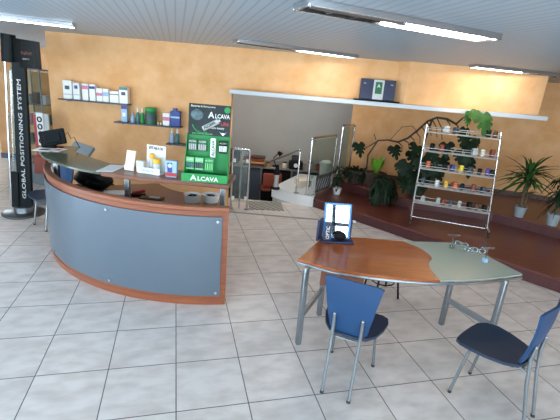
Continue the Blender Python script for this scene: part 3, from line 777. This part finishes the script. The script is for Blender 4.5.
eg = MB(); fe = loc(front_w + front_g[1:]); eg.tube([(x, y - .002, ZT - .03) for x, y in fe], .012, 8); eg.build('edge_rail', 'steel', tb)
for n_, (x, y) in enumerate([(.255, 2.93), (.47, 3.42), (1.685, 3.44), (1.925, 3.02)]):
    l_ = MB().box((x - 1.1, y - 3.3, (ZT - .03) / 2), (.043, .043, ZT - .03), R(-66)).build('leg', 'steel', tb, bevel=.006)
for a, b in (((.255, 2.93), (.47, 3.42)), ((1.685, 3.44), (1.925, 3.02))):
    a = V((a[0] - 1.1, a[1] - 3.3, 0)); b = V((b[0] - 1.1, b[1] - 3.3, 0)); d = b - a; m_ = (a + b) / 2
    MB().box((m_.x, m_.y, .28), (d.length, .032, .05), math.atan2(d.y, d.x)).build('side_rail', 'steel', tb, bevel=.004)
    MB().box((m_.x, m_.y, ZT - .045), (d.length + .05, .035, .035), math.atan2(d.y, d.x)).build('top_rail', 'steel', tb, bevel=.004)
MB().box((.64 - 1.1, 3.38 - 3.3, .545), (.42, .03, .36), R(8)).build('modesty_panel', 'shelf', tb, bevel=.004)
MB().box((.68 - 1.1, 3.20 - 3.3, ZT - .09), (.30, .28, .11), R(8)).build('drawer_box', 'shelf', tb, bevel=.005)

# stool behind
so = thing('stool', 'black stool with thin legs pushed under the far side of table', 'stool', (1.2, 3.98, 0), R(15))
MB().lathe((0, 0, .43), [(.14, 0), (.16, .01), (.16, .03), (.14, .04)], 24).build('seat', 'black', so)
for sx in (-1, 1):
    for sy in (-1, 1): MB().cyl((sx * .14, sy * .14, 0), (sx * .09, sy * .09, .43), .011, n=10).build('leg', 'black', so)
rr_ = MB(); rr_.tube([(.125 * math.cos(k * PI / 8), .125 * math.sin(k * PI / 8) , .16) for k in range(16)], .007, 6, True); rr_.build('foot_ring', 'black', so)

# mirror on the table
mp = at(336, 243.5, ZT)
mr = thing('table_mirror', 'blue-framed tilting mirror on a navy base at the back of table', 'mirror', (mp.x, mp.y + .05, ZT), R(4.1))
MB().box((.01, 0, .012), (.31, .13, .022)).build('base', 'navybox', mr, bevel=.006)
MB().ball((.03, -.03, .068), .05, (1.2, .6, .9), 14).build('tray_hump', 'black', mr)
for s in (-1, 1):
    up = MB().box((s * .14, .045, .105), (.016, .03, .2)).build('upright', 'navybox', mr, bevel=.003)
    MB().cyl((s * .14, .045, .195), (s * .175, .045, .195), .011, n=12).build('pivot_knob', 'lgrey', up)
TLT = R(-12.6)
def fb(c, d, nm, mt, par, bv=0):
    m = MB(); m.box(c, d); mtx = Matrix.Translation((0, .04, .195)) @ Matrix.Rotation(TLT, 4, 'X')
    bmesh.ops.transform(m.bm, matrix=mtx, verts=m.bm.verts); return m.build(nm, mt, par, bevel=bv)
W2, H2 = .235, .31
frm = MB()
for s in (-1, 1): frm.box((s * W2 / 2, 0, 0), (.02, .022, H2 + .02)); frm.box((0, 0, s * H2 / 2), (W2 - .02, .022, .02))
bmesh.ops.transform(frm.bm, matrix=Matrix.Translation((0, .04, .195)) @ Matrix.Rotation(TLT, 4, 'X'), verts=frm.bm.verts)
frm.build('frame', 'bluefr', mr, bevel=.003)
fb((0, -.004, 0), (W2 - .01, .006, H2 - .01), 'mirror_glass', 'mirror', mr)
fb((0, .006, 0), (W2 - .01, .008, H2 - .01), 'back_plate', 'navybox', mr)
# dark side leaf with slogan standing at left
sl = MB().box((-.165, -.02, .12), (.02, .12, .2), R(-28)).build('side_leaf', 'navybox', mr, bevel=.004)
sc_ = MB().slab([(-.128, -.034, .022), (-.052, -.034, .022), (-.056, -.016, .19), (-.118, -.016, .19)], .004).build('slogan_card', 'navybox', mr)
text('slogan', 'OPTIC', .048, 'white_plastic', sc_, (-.072, -.0375, .035), (-.02, .107, 1), (-1, 0, 0), width=.12, bold=0)

# small things on the glass end
for i, (px, py) in enumerate([(451.5, 248.5), (484.5, 262)]):
    p = at(px, py, ZT - .001); st = thing('acrylic_holder', ['clear T-shaped spectacle holder at back of the glass end', 'clear T-shaped spectacle holder with bright cube near glass corner'][i], 'spectacle holder', p, R(12), 'clear acrylic holders on the glass table end')
    MB().box((0, 0, .018), (.036, .036, .036)).build('foot_cube', ['acrylic', 'lblue'][i], st, bevel=.003)
    MB().cyl((0, 0, .035), (0, 0, .13), .006, n=10).build('stem', 'acrylic', st)
    MB().box((0, 0, .135), (.13, .014, .018)).build('cross_bar', 'acrylic', st, bevel=.003)
def specs(p, rz, label, mt='chrome'):
    t = thing('spectacles', label, 'spectacles', p, rz, 'metal spectacles lying on the glass table end')
    for s in (-1, 1):
        rim = [(s * .033 + .027 * math.cos(k * PI / 8), 0, .026 + .021 * math.sin(k * PI / 8)) for k in range(16)]
        l = MB(); l.tube(rim, .0032, 6, True); l.build('rim', mt, t)
        MB().cyl((s * .033, -.001, .026), (s * .033, .001, .026), .025, n=18).build('lens', 'acrylic', t)
        MB().tube([(s * .062, 0, .034), (s * .064, .04, .02), (s * .05, .075, .004)], .003, 6).build('temple', mt, t)
    MB().tube([(-.008, 0, .032), (0, -.003, .037), (.008, 0, .032)], .003, 6).build('bridge', mt, t)
specs(at(461, 246.5, ZT), R(-40), 'metal spectacles left of the pair lying near the glass back edge')
specs(at(468.5, 252, ZT), R(25), 'metal spectacles lying in front of the back pair on glass')
specs(at(478, 253, ZT), R(-20), 'metal spectacles lying just behind the bright acrylic cube')

# ================================================================== SPECTACLE RACK
rA = V((2.17, 6.27, .165)); rB = V((3.27, 5.93, .165)); rd = (rB - rA).normalized(); RW = (rB - rA).length; ra = math.atan2(rd.y, rd.x)
rk = thing('display_rack', 'chrome wheeled rack with five wire shelves of coloured cases on platform', 'display rack', rA, ra)
TOPZ = 1.575
TAPER = .13
for x in (0, RW):
    MB().tube([(x, .0, .07), (x - (TAPER if x else .02), .0, TOPZ)], .015, 12).build('upright', 'chrome', rk)
    MB().tube(fillet([(x, -.20, .09), (x, -.05, .1), (x, .2, .09)], .03), .013, 10).build('foot', 'chrome', rk)
    for y in (-.19, .19):
        cs = MB().cyl((x - .012, y, .036), (x + .012, y, .036), .036, n=18).build('caster', 'rubber', rk)
        MB().box((x, y, .066), (.03, .03, .04)).build('fork', 'black', cs)
MB().tube([(0, 0, .085), (RW, 0, .085)], .011, 10).build('bottom_bar', 'chrome', rk)
rowz = [1.47, 1.18, .90, .625, .345]
for i, z in enumerate(rowz):
    w = MB()
    for y, dz in ((-.085, .0), (-.03, 0), (.03, .0), (.085, 0), (-.095, .055), (.09, .07)):
        w.tube([(-.02 * z / 1.5, y, z + dz), (RW - TAPER * z / 1.5, y, z + dz)], .0055, 6)
    for x in (0.01, RW / 2, RW - .01 - TAPER * z / 1.5): w.tube([(x, .09, z + .07), (x, .09, z), (x, -.09, z), (x, -.095, z + .055)], .0045, 6)
    wo = w.build('wire_shelf', 'wire', rk)
rows = [
    (145, [(446, 'lgrey', 1.6), (456, 'slate', 1.2), (488, 'black', 1.2), (495, 'brown', 1)]),
    (0, [(432, 'black', 1), (441.5, 'rust', 1), (447, 'black', 1.2), (474.5, 'lgrey', 1.3), (482, 'cream', 1), (492, 'rust', 1)]),
    (0, [(428, 'orange', 1), (435, 'leafd', 1), (444.5, 'black', 1.1), (452, 'blue', 1), (461, 'yel2', 1.1), (470, 'slate', 1), (479.5, 'black', 1), (487.5, 'purple', 1), (492, 'black', 1)]),
    (0, [(423, 'slate', 1), (437, 'white_plastic', 1), (445.5, 'yellow', 1), (454.5, 'orange', 1.2), (462, 'black', 1), (473, 'rust', 1), (483, 'slate', 1)]),
    (0, [(423, 'lgrey', 1.1), (438, 'lgrey', 1), (443, 'rust', 1), (451, 'slate', 1.0), (459, 'lgrey', 1), (469, 'black', 1), (476, 'brown', 1), (484, 'black', 1)]),
]
rown = ['top', 'second', 'middle', 'fourth', 'lowest']
cname = {'lgrey': 'pale grey', 'slate': 'slate grey', 'black': 'black', 'brown': 'brown', 'rust': 'rust red', 'cream': 'cream', 'orange': 'orange', 'leafd': 'dark green', 'blue': 'blue', 'yel2': 'bright yellow', 'yellow': 'yellow', 'purple': 'purple', 'white_plastic': 'white'}
ordn = ['first', 'second', 'third', 'fourth', 'fifth', 'sixth', 'seventh', 'eighth', 'ninth']
nrm_r = V((-rd.y, rd.x, 0))
def rackx(px, z):
    """distance along the rack of the sight line at height z"""
    P = None; best = 9
    for k in range(0, 401):
        x = RW * k / 400; w_ = rA + rd * x + V((0, 0, z)) - CAM
        px_ = 280 + F * w_.dot(CR) / w_.dot(_f)
        if abs(px_ - px) < best: best = abs(px_ - px); P = x
    return P
for i, (z, (_, items)) in enumerate(zip(rowz, rows)):
    for j, (px, col, wf) in enumerate(items):
        x = rackx(px, z + .05)
        p = rA + rd * x + V((0, 0, z + .013))
        t = thing('eyeglass_case', '%s upright case, %s from the left on the %s row of the rack' % (cname[col], ordn[j], rown[i]), 'eyeglass case', p, ra + R(random.uniform(-18, 18)), 'eyeglass cases on the chrome rack')
        hh = random.uniform(.095, .12); ww = .06 * wf
        b_ = MB().box((0, 0, hh / 2), (ww, .1, hh), 0, R(-6)).build('shell', col, t, bevel=.016)
        MB().box((0, -.002, hh * .66), (ww + .003, .103, .004), 0, R(-6)).build('seam', 'rubber', t)

# ================================================================== HOOPS / RAILINGS
def hoop(a, b, h, label, r=.02, glass_=None, mt='chrome', mid=False, clips=False):
    a = V(a); b = V(b); d = b - a; L = d.length; ang = math.atan2(d.y, d.x)
    t = thing('glass_barrier', label, 'barrier', a, ang, 'chrome hoop barriers around the stair')
    zt = h; dz = b.z - a.z
    MB().tube(fillet([(0, 0, .012), (0, 0, zt), (L, 0, zt), (L, 0, .012 + dz)], .05), r, 12).build('hoop', mt, t)
    for x, z0 in ((0, 0), (L, dz)): MB().lathe((x, 0, z0), [(.045, 0), (.045, .012)], 16).build('flange', 'steel', t)
    if mid: MB().cyl((L * .52, .03, .0), (L * .5, .03, zt - .02), r * .7).build('mid_post', mt, t)
    if glass_: MB().box((L / 2, 0, (zt + glass_) / 2), (L - .06, .008, zt - glass_ - .08)).build('glass_sheet', 'glass', t)
    if clips:
        for x in (.03, L - .03):
            for z in (.2, zt - .2): MB().box((x, 0, z), (.05, .035, .06)).build('clip', 'white_plastic', t, bevel=.005)
    return t
hoop((-.87, 6.62, 0), (-.59, 6.66, 0), 1.06, 'chrome hoop barrier with white clips directly beside the orange wall end', .02, .1, 'chrome', True, True)
hoop((.48, 7.26, .203), (1.03, 8.15, .203), 1.07, 'tall chrome hoop with glass between white plinth and platform', .022, .12)
hoop((1.16, 8.40, .331), (1.46, 8.74, .331), 1.13, 'farthest chrome hoop barrier against the orange back wall', .022, .12)
hr = thing('stair_handrail', 'sloping steel handrail descending from a chrome post to the workshop', 'handrail', (.28, 7.32, 0))
MB().tube(fillet([(0, 0, .205), (0, .02, 1.03), (-.55, .9, .62)], .05), .02, 12).build('rail', 'chrome', hr)
MB().lathe((0, 0, .203), [(.05, 0), (.05, .012)], 16).build('flange', 'steel', hr)

# white plinth, mat, workshop contents
pl = thing('white_plinth', 'low white plinth between stair opening and wooden platform', 'plinth', (.3, 7.3, 0))
q = [(-.50, .34), (-.02, -.06), (.26, -.14), (.31, -.13), (.66, 1.8), (.1, 1.9)]
MB().prism(q, -.0, .2).build('top_block', 'white', pl, bevel=.006)
MB().prism([(x * .96 + .01, y * .96 + .03) for x, y in q], -.605, -.0).build('cheek_wall', 'grey_wall', pl)
mt_ = thing('door_mat', 'dotted metal grille mat in front of the stair opening', 'mat', (-.27, 6.96, 0), R(8))
MB().box((0, 0, .006), (.62, .5, .012)).build('grille', 'matmetal', mt_)
struct(MB().box((.0, 6.42, .004), (1.78, .05, .008)).build('trim_4', 'concrete', smooth=False))
# instrument on the plinth
pi = at(281, 186, .2)
iv = thing('optical_instrument', 'dark upright optical instrument with pale stem on white plinth', 'instrument', (-.02, 7.62, .201), 0)
iv.location = (-.12, 7.5, .201)
MB().lathe((0, 0, 0), [(.08, 0), (.085, .03), (.06, .05)], 18).build('foot', 'black', iv)
MB().lathe((0, 0, .03), [(.05, 0), (.042, .16), (.05, .27)], 14).build('stem', 'lgrey', iv)
MB().lathe((0, 0, .29), [(.06, 0), (.065, .06), (.04, .1), (.025, .19)], 14).build('head', 'black', iv)
tag(MB().box((.42, 8.0, .27), (.28, .3, .13), R(20)).build('cream_box', 'cream', bevel=.01), 'cream box lying on the white plinth behind the glass hoop', 'box')
ph = thing('photo_panel', 'dark photo panel with pale ends at the foot of the tall glass hoop', 'photo panel', (.79, 7.68, .203), R(59.3))
MB().box((0, 0, .17), (.92, .016, .33)).build('panel', 'photo', ph)
MB().box((-.40, -.010, .17), (.16, .006, .33)).build('white_margin', 'white', ph)
MB().box((.42, -.010, .15), (.10, .006, .28)).build('white_margin', 'white', ph)
for k in range(6): MB().box((-.24 + .11 * k, -.010, .16), (.022, .005, .24), 0, 0, R(28)).build('pale_streak', 'lgrey', ph)
bn = thing('paper_bin', 'tall light grey bin behind the glass hoop on the platform corner', 'bin', (.93, 8.62, .205), 0)
MB().lathe((0, 0, 0), [(.12, 0), (.15, .38), (.155, .4), (.13, .4)], 22).build('body', 'lgrey', bn)
MB().ball((0, 0, .42), .12, (1, 1, .35)).build('lid', 'white_plastic', bn)
# workbench in the workshop
ZB = .28
wb = thing('workbench', 'long workshop bench with pale top and dark fronts behind the stair', 'workbench', (-.1, 9.66, -.61))
MB().box((-.3, 0, .87), (3.2, .86, .04)).build('bench_top', 'concrete', wb, bevel=.004)
for k in range(4):
    MB().box((-1.5 + .72 * k, -.36, .43), (.68, .04, .8)).build('front_panel', 'slate' if k % 2 else 'black', wb, bevel=.004)
for k in range(5): MB().box((-1.86 + .72 * k, -.39, .43), (.03, .03, .84)).build('leg', 'steel', wb)
def bench(x, y=9.4): return V((x, y, ZB + .001))
tag(MB().box(bench(-1.40) + V((0, .1, .16)), (.62, .3, .3)).build('grinding_unit', 'slate', bevel=.02), 'dark grey lens grinding unit at left end of the workbench', 'machine')
wr = thing('wooden_tray_stack', 'stack of brown trays on the left end of workbench', 'trays', bench(-.95, 9.3))
for k in range(4): MB().box((.02 * (k % 2), 0, .03 + .06 * k), (.5, .25, .045)).build('tray', ['brown', 'beech', 'rust', 'darkwood'][k], wr, bevel=.004)
wr.location = bench(-.72, 9.3)
mc = thing('lens_machine', 'black lens edging machine with dial in the middle of workbench', 'machine', bench(.28, 9.35))
MB().box((0, 0, .09), (.34, .3, .18)).build('housing', 'black', mc, bevel=.03)
MB().box((0, .02, .24), (.22, .2, .14)).build('hood', 'rubber', mc, bevel=.03)
MB().cyl((0, -.155, .1), (0, -.17, .1), .05).build('dial', 'dial', mc)
lmp = thing('bench_lamp', 'black bench lamp with bent arm on the workbench', 'lamp', bench(-.2, 9.4))
MB().lathe((0, 0, 0), [(.08, 0), (.08, .02), (.02, .03)], 18).build('base', 'black', lmp)
MB().tube([(0, 0, .02), (-.06, 0, .2), (.06, -.02, .34)], .012, 8).build('arm', 'black', lmp)
MB().cyl((.04, -.02, .36), (.12, -.04, .29), .03, .065).build('shade', 'black', lmp)
for i, (x, c1, hh) in enumerate([(-.37, 'beech', .1), (.02, 'cream', .14), (.62, 'lgrey', .2), (.82, 'rust', .16), (.98, 'lgrey', .24)]):
    t = thing('supply_jar', ['small wooden jar', 'cream jar', 'pale grey jar', 'rust jar', 'tall grey jar'][i] + ' standing on the workshop bench', 'jar', bench(x, 9.32), 0, 'jars on the workshop bench')
    MB().lathe((0, 0, 0), [(.05, 0), (.055, .01), (.055, hh * .8), (.045, hh * .86)], 14).build('body', c1, t)
    MB().lathe((0, 0, hh * .85), [(.05, 0), (.05, hh * .15)], 14).build('lid', 'rubber', t)
oc = thing('office_chair', 'orange-brown backed chair in front of the workshop bench', 'chair', (-.25, 8.75, -.61), R(10))
MB().box((0, -.1, .72), (.42, .05, .3)).build('backrest', 'rust', oc, bevel=.02)
MB().box((0, .1, .48), (.44, .42, .06)).build('seat', 'rust', oc, bevel=.02)
MB().cyl((0, .1, .06), (0, .1, .46), .03).build('column', 'black', oc)
sp_ = MB()
for k in range(5): sp_.tube([(0, .1, .08), (.26 * math.cos(k * 1.257), .1 + .26 * math.sin(k * 1.257), .02)], .018, 8)
sp_.build('star_base', 'black', oc)
MB().box((0, -.11, .54), (.05, .02, .2)).build('back_stem', 'black', oc)

# ================================================================== PLANTS
def monstera_leaf(bm, c, nrm, up, size):
    c = V(c); n = V(nrm).normalized(); u = V(up); u = (u - n * u.dot(n)).normalized(); x = u.cross(n)
    pts = []
    prof = [(0, -.05), (.2, .12), (.36, .05), (.48, -.08), (.5, -.25), (.26, -.26), (.47, -.38), (.42, -.52), (.2, -.45), (.33, -.64), (.25, -.76), (.12, -.66), (.12, -.9), (0, -1.02)]
    ol = prof + [(-a, b) for a, b in prof[-2:0:-1]]
    def P(a, b): return c + x * a * size + u * b * size + n * (-.35 * a * a - .25 * (b + .4) ** 2) * size
    mid = bm.verts.new(P(0, -.35)); vs = [bm.verts.new(P(a, b)) for a, b in ol]
    for i in range(len(vs)): bm.faces.new((mid, vs[i], vs[(i + 1) % len(vs)]))
def blade(bm, base, d, L, w, droop, n=5):
    base = V(base); d = V(d).normalized(); side = d.cross(V((0, 0, 1)))
    side = side.normalized() if side.length > .05 else V((1, 0, 0))
    rows = []
    for i in range(n + 1):
        t = i / n; p = base + d * L * t + V((0, 0, -droop * L * t * t)); ww = w * math.sin(PI * min(.98, .12 + .86 * t)) * .5
        up = side.cross(d).normalized()
        rows.append([bm.verts.new(p - side * ww + up * ww * .3), bm.verts.new(p), bm.verts.new(p + side * ww + up * ww * .3)])
    for a, b in zip(rows, rows[1:]):
        for k in range(2): bm.faces.new((a[k], a[k + 1], b[k + 1], b[k]))
def pot(t, r0, r1, h, mt, soil=True):
    MB().lathe((0, 0, 0), [(r0, 0), (r0 * 1.02, .01), (r1, h * .92), (r1 * 1.05, h * .94), (r1 * 1.05, h), (r1 * .9, h), (r1 * .88, h - .03)], 24).build('pot', mt, t)
    MB().lathe((0, 0, h - .05), [(r1 * .87, 0), (r1 * .87, .015)], 20).build('soil', 'soil', t)
# yucca
yp = V((4.08, 6.54, .331))
yu = thing('potted_yucca', 'potted yucca with spiky green crown in grey pot right of rack', 'plant', yp)
pot(yu, .07, .098, .18, 'potgrey')
MB().tube([(0, 0, .18), (-.01, .01, .42), (.0, 0, .74)], [.03, .026, .024], 10).build('trunk', 'bark', yu)
MB().tube([(.03, 0, .2), (.05, -.01, .32), (.06, 0, .42)], [.022, .02, .018], 10).build('side_trunk', 'bark', yu)
m_ = MB()
for k in range(64):
    a = k * 2.399; el = R(random.uniform(-10, 80)); L = random.uniform(.4, .62)
    blade(m_.bm, (0, 0, .72 + random.uniform(-.12, .05)), (math.cos(a) * math.cos(el), math.sin(a) * math.cos(el), math.sin(el)), L, .055, random.uniform(.2, .5))
for k in range(14):
    a = k * 2.399; el = R(random.uniform(0, 60)); blade(m_.bm, (.06, 0, .41), (math.cos(a) * math.cos(el), math.sin(a) * math.cos(el), math.sin(el)), .24, .035, .4)
m_.build('foliage', 'leafb', yu)
# drooping plant at the right edge
dp = V((4.42, 6.18, .331))
dr = thing('potted_fern', 'dark drooping potted plant in grey pot at right picture edge', 'plant', dp)
pot(dr, .075, .1, .2, 'potgrey')
MB().tube([(0, 0, .2), (.02, 0, .55)], [.025, .02], 8).build('trunk', 'bark', dr)
m_ = MB()
for k in range(110):
    a = k * 2.399; el = R(random.uniform(-20, 75)); blade(m_.bm, (random.uniform(-.06, .1), random.uniform(-.06, .06), random.uniform(.35, .8)), (math.cos(a) * math.cos(el), math.sin(a) * math.cos(el), math.sin(el)), random.uniform(.2, .36), .03, random.uniform(.7, 1.3))
m_.build('foliage', 'leafd', dr)
# monstera with long vine
mo_ = V((2.62, 7.55, .331))
ms = thing('potted_monstera', 'large dark monstera with arching vine behind the chrome rack', 'plant', mo_)
pot(ms, .15, .2, .3, 'potstone')
def LM(px, py, y): return aty(px, py, y) - mo_
vine = [LM(366, 174, 7.9), LM(368, 155, 7.85), LM(378, 140.5, 7.75), LM(388, 140, 7.6), LM(398, 142, 7.4), LM(408, 138, 7.2), LM(418, 130, 7.0), LM(428, 121, 6.85), LM(437, 117.5, 6.7), LM(447, 119, 6.6), LM(456, 124, 6.45), LM(463, 118, 6.35), LM(470, 113.5, 6.25), LM(480, 114, 6.2)]
MB().tube(vine, [.014] * 4 + [.018] * 7 + [.012] * 3, 8).build('vine', 'stem', ms)
def stalk(p, r):
    MB().tube(p, r, 6).build('stalk', 'stem', ms)
stalk([(0, 0, .25), (-.06, .03, .7), LM(425, 140, 7.0), LM(432, 120, 6.8)], [.03, .026, .02, .016])
stalk([LM(376, 140, 7.75), LM(374, 134, 7.75)], .008)
stalk([LM(390, 140, 7.5), LM(402, 127, 7.45), LM(412, 126, 7.4), LM(418, 132, 7.3)], .006)
for px0, py0, px1, py1 in [(404, 140, 409, 148), (410, 136, 414, 146), (416, 132, 420, 144), (422, 127, 426, 140), (427, 122, 431, 136), (432, 119, 437, 138), (437, 118, 442, 140), (398, 142, 402, 152), (446, 119, 450, 132), (378, 141, 362, 150), (456, 124, 462, 140)]:
    stalk([LM(px0, py0, 7.0), LM((px0 + px1) / 2 + 2, (py0 + py1) / 2 - 1, 6.97), LM(px1, py1, 6.97)], [.011, .009, .006])
m_ = MB()
def leafat(px, py, y, size, yaw=0, tilt=.3, up=(0, 0, 1)):
    monstera_leaf(m_.bm, LM(px, py, y), (math.sin(yaw), -math.cos(yaw), tilt), up, size)
for px, py, y, s_, yw in [(359, 143, 7.9, .30, .3), (394, 146, 7.5, .28, .1), (413, 152, 7.3, .34, .5), (408, 162, 7.3, .36, -.5), (415, 170, 7.2, .42, .2), (404, 171, 7.4, .36, .6), (410, 180, 7.2, .32, -.2), (418, 145, 7.1, .3, .3), (405, 178, 7.2, .3, .3),
                       (421, 158, 7.0, .36, -.6), (428, 160, 7.0, .40, .3), (434, 162, 6.9, .36, -.2), (425, 172, 7.0, .36, .7), (441, 157, 6.8, .34, .1), (432, 150, 6.9, .26, -.8), (440, 170, 6.9, .3, .5), (447, 143, 6.7, .26, -.3),
                       (466, 134, 6.4, .28, .3), (463, 150, 6.5, .32, -.3), (468, 158, 6.5, .34, .2), (478, 138, 6.4, .24, .5), (468, 142, 6.45, .26, -.6), (466, 128, 6.3, .18, .2), (421, 182, 7.1, .32, -.4), (401, 163, 7.4, .26, -.3)]:
    leafat(px, py, y, s_, yw, random.uniform(.1, .6), (random.uniform(-.5, .5), 0, 1))
m_.build('foliage', 'leafd', ms)
m_ = MB()
for px, py, y, s_, yw in [(470, 110.5, 6.0, .17, -.5), (468, 117, 6.02, .15, .3), (484, 112.5, 6.0, .36, .25), (486, 116, 6.05, .26, .7)]:
    leafat(px, py, y, s_, yw, .5, (random.uniform(-.6, .6), 0, 1))
lf2 = m_.build('upper_leaves', 'leafb', ms); lf2['label'] = 'fresh green upper leaves'
# planters at the left of the platform
pq = V((1.52, 8.12, .331))
sq = thing('stone_planter', 'brown stone planter with small dark trailing plant beside the far hoop', 'plant', pq)
pot(sq, .16, .2, .27, 'potstone')
m_ = MB()
for k in range(130):
    a = k * 2.399; el = R(random.uniform(-40, 60)); blade(m_.bm, (.14 * math.cos(a), .08 * math.sin(a), .26), (math.cos(a) * math.cos(el), math.sin(a) * math.cos(el), math.sin(el)), random.uniform(.12, .22), .05, random.uniform(.3, 1.2))
m_.build('foliage', 'leafd', sq)
pq = at(378, 184, .331)
lp = thing('lime_plant', 'lime green leafy plant in stone pot before the orange wall', 'plant', (1.86, 7.86, .331))
pot(lp, .17, .21, .30, 'potstone')
m_ = MB()
for k in range(34):
    a = k * 2.399; el = R(random.uniform(50, 86)); blade(m_.bm, (.03 * math.cos(a), .03 * math.sin(a), .29), (math.cos(a) * math.cos(el), math.sin(a) * math.cos(el), math.sin(el)), random.uniform(.26, .42), .12, random.uniform(.1, .35))
m_.build('foliage', 'leafl', lp)
fp = thing('fern_planter', 'dark green fern spilling over its pot on the lower platform', 'plant', (1.90, 7.24, .166))
pot(fp, .13, .16, .48, 'soil')
m_ = MB()
for k in range(300):
    a = k * 2.399; el = R(random.uniform(-15, 70)); blade(m_.bm, (random.uniform(.03, .17) * math.cos(a), random.uniform(.03, .17) * math.sin(a), random.uniform(.2, .5)), (math.cos(a) * math.cos(el), math.sin(a) * math.cos(el), math.sin(el)), random.uniform(.1, .24), .055, random.uniform(.5, 2.2))
m_.build('foliage', 'leafd', fp)
tp = thing('trailing_plant', 'dark trailing plant in small white pot beside the glass hoop', 'plant', (1.10, 7.66, .166))
pot(tp, .06, .085, .13, 'white_plastic')
m_ = MB()
for k in range(70):
    a = k * 2.399; z = random.uniform(.12, .55); el = R(random.uniform(-40, 60)); blade(m_.bm, (.04 * math.cos(a), .04 * math.sin(a), z), (math.cos(a) * math.cos(el), math.sin(a) * math.cos(el), math.sin(el)), random.uniform(.08, .16), .05, .6)
m_.build('foliage', 'leafd', tp)
MB().tube([(0, 0, .1), (.02, 0, .3), (-.01, 0, .56)], .008, 6).build('stem', 'stem', tp)

# ================================================================== LIGHT
w = bpy.data.worlds.new('daylight'); bpy.context.scene.world = w; w.use_nodes = True
bg_ = w.node_tree.nodes['Background']; bg_.inputs[0].default_value = (.79, .905, 1.0, 1); bg_.inputs[1].default_value = 11.5
def lamp(kind, name, loc_, target, energy, col, **kw):
    ld = bpy.data.lights.new(name, kind); ld.energy = energy; ld.color = col
    for k_, v_ in kw.items(): setattr(ld, k_, v_)
    o = bpy.data.objects.new(name, ld); C.objects.link(o); o.location = loc_
    o.rotation_euler = (V(target) - V(loc_)).to_track_quat('-Z', 'Y').to_euler(); return o
lamp('SPOT', 'warm_spot', (2.75, 5.4, 2.2), (2.50, 6.28, 2.06), 15, (1, .68, .40), spot_size=R(80), spot_blend=1.0, shadow_soft_size=.06)

# tube lamp added to brighten the workshop, unseen behind the lintel
wl = thing('added_workshop_lamp', 'added white tube lamp, unseen under the workshop ceiling behind the wide opening', 'lamp', (-.5, 7.6, 2.56))
MB().box((0, 0, .02), (1.3, .12, .05)).build('housing', 'white', wl, bevel=.006)
MB().cyl((-.6, 0, -.025), (.6, 0, -.025), .018).build('tube', 'lamp', wl)
lamp('AREA', 'workshop_fill_light', (-.5, 7.6, 2.5), (-.5, 8.6, 0), 24, (1, .95, .88), shape='RECTANGLE', size=1.3, size_y=.12)  # fill light added with the unseen lamp to lift the grey walls

sc = bpy.context.scene
vs = sc.view_settings; vs.view_transform = 'Standard'; vs.look = 'None'; vs.gamma = 1; vs.exposure = .1; vs.use_curve_mapping = False
sc.cycles.max_bounces = 10; sc.cycles.diffuse_bounces = 6; sc.cycles.transparent_max_bounces = 16; sc.cycles.caustics_reflective = False; sc.cycles.caustics_refractive = False
sc.cycles.use_denoising = True; sc.cycles.sample_clamp_indirect = 6
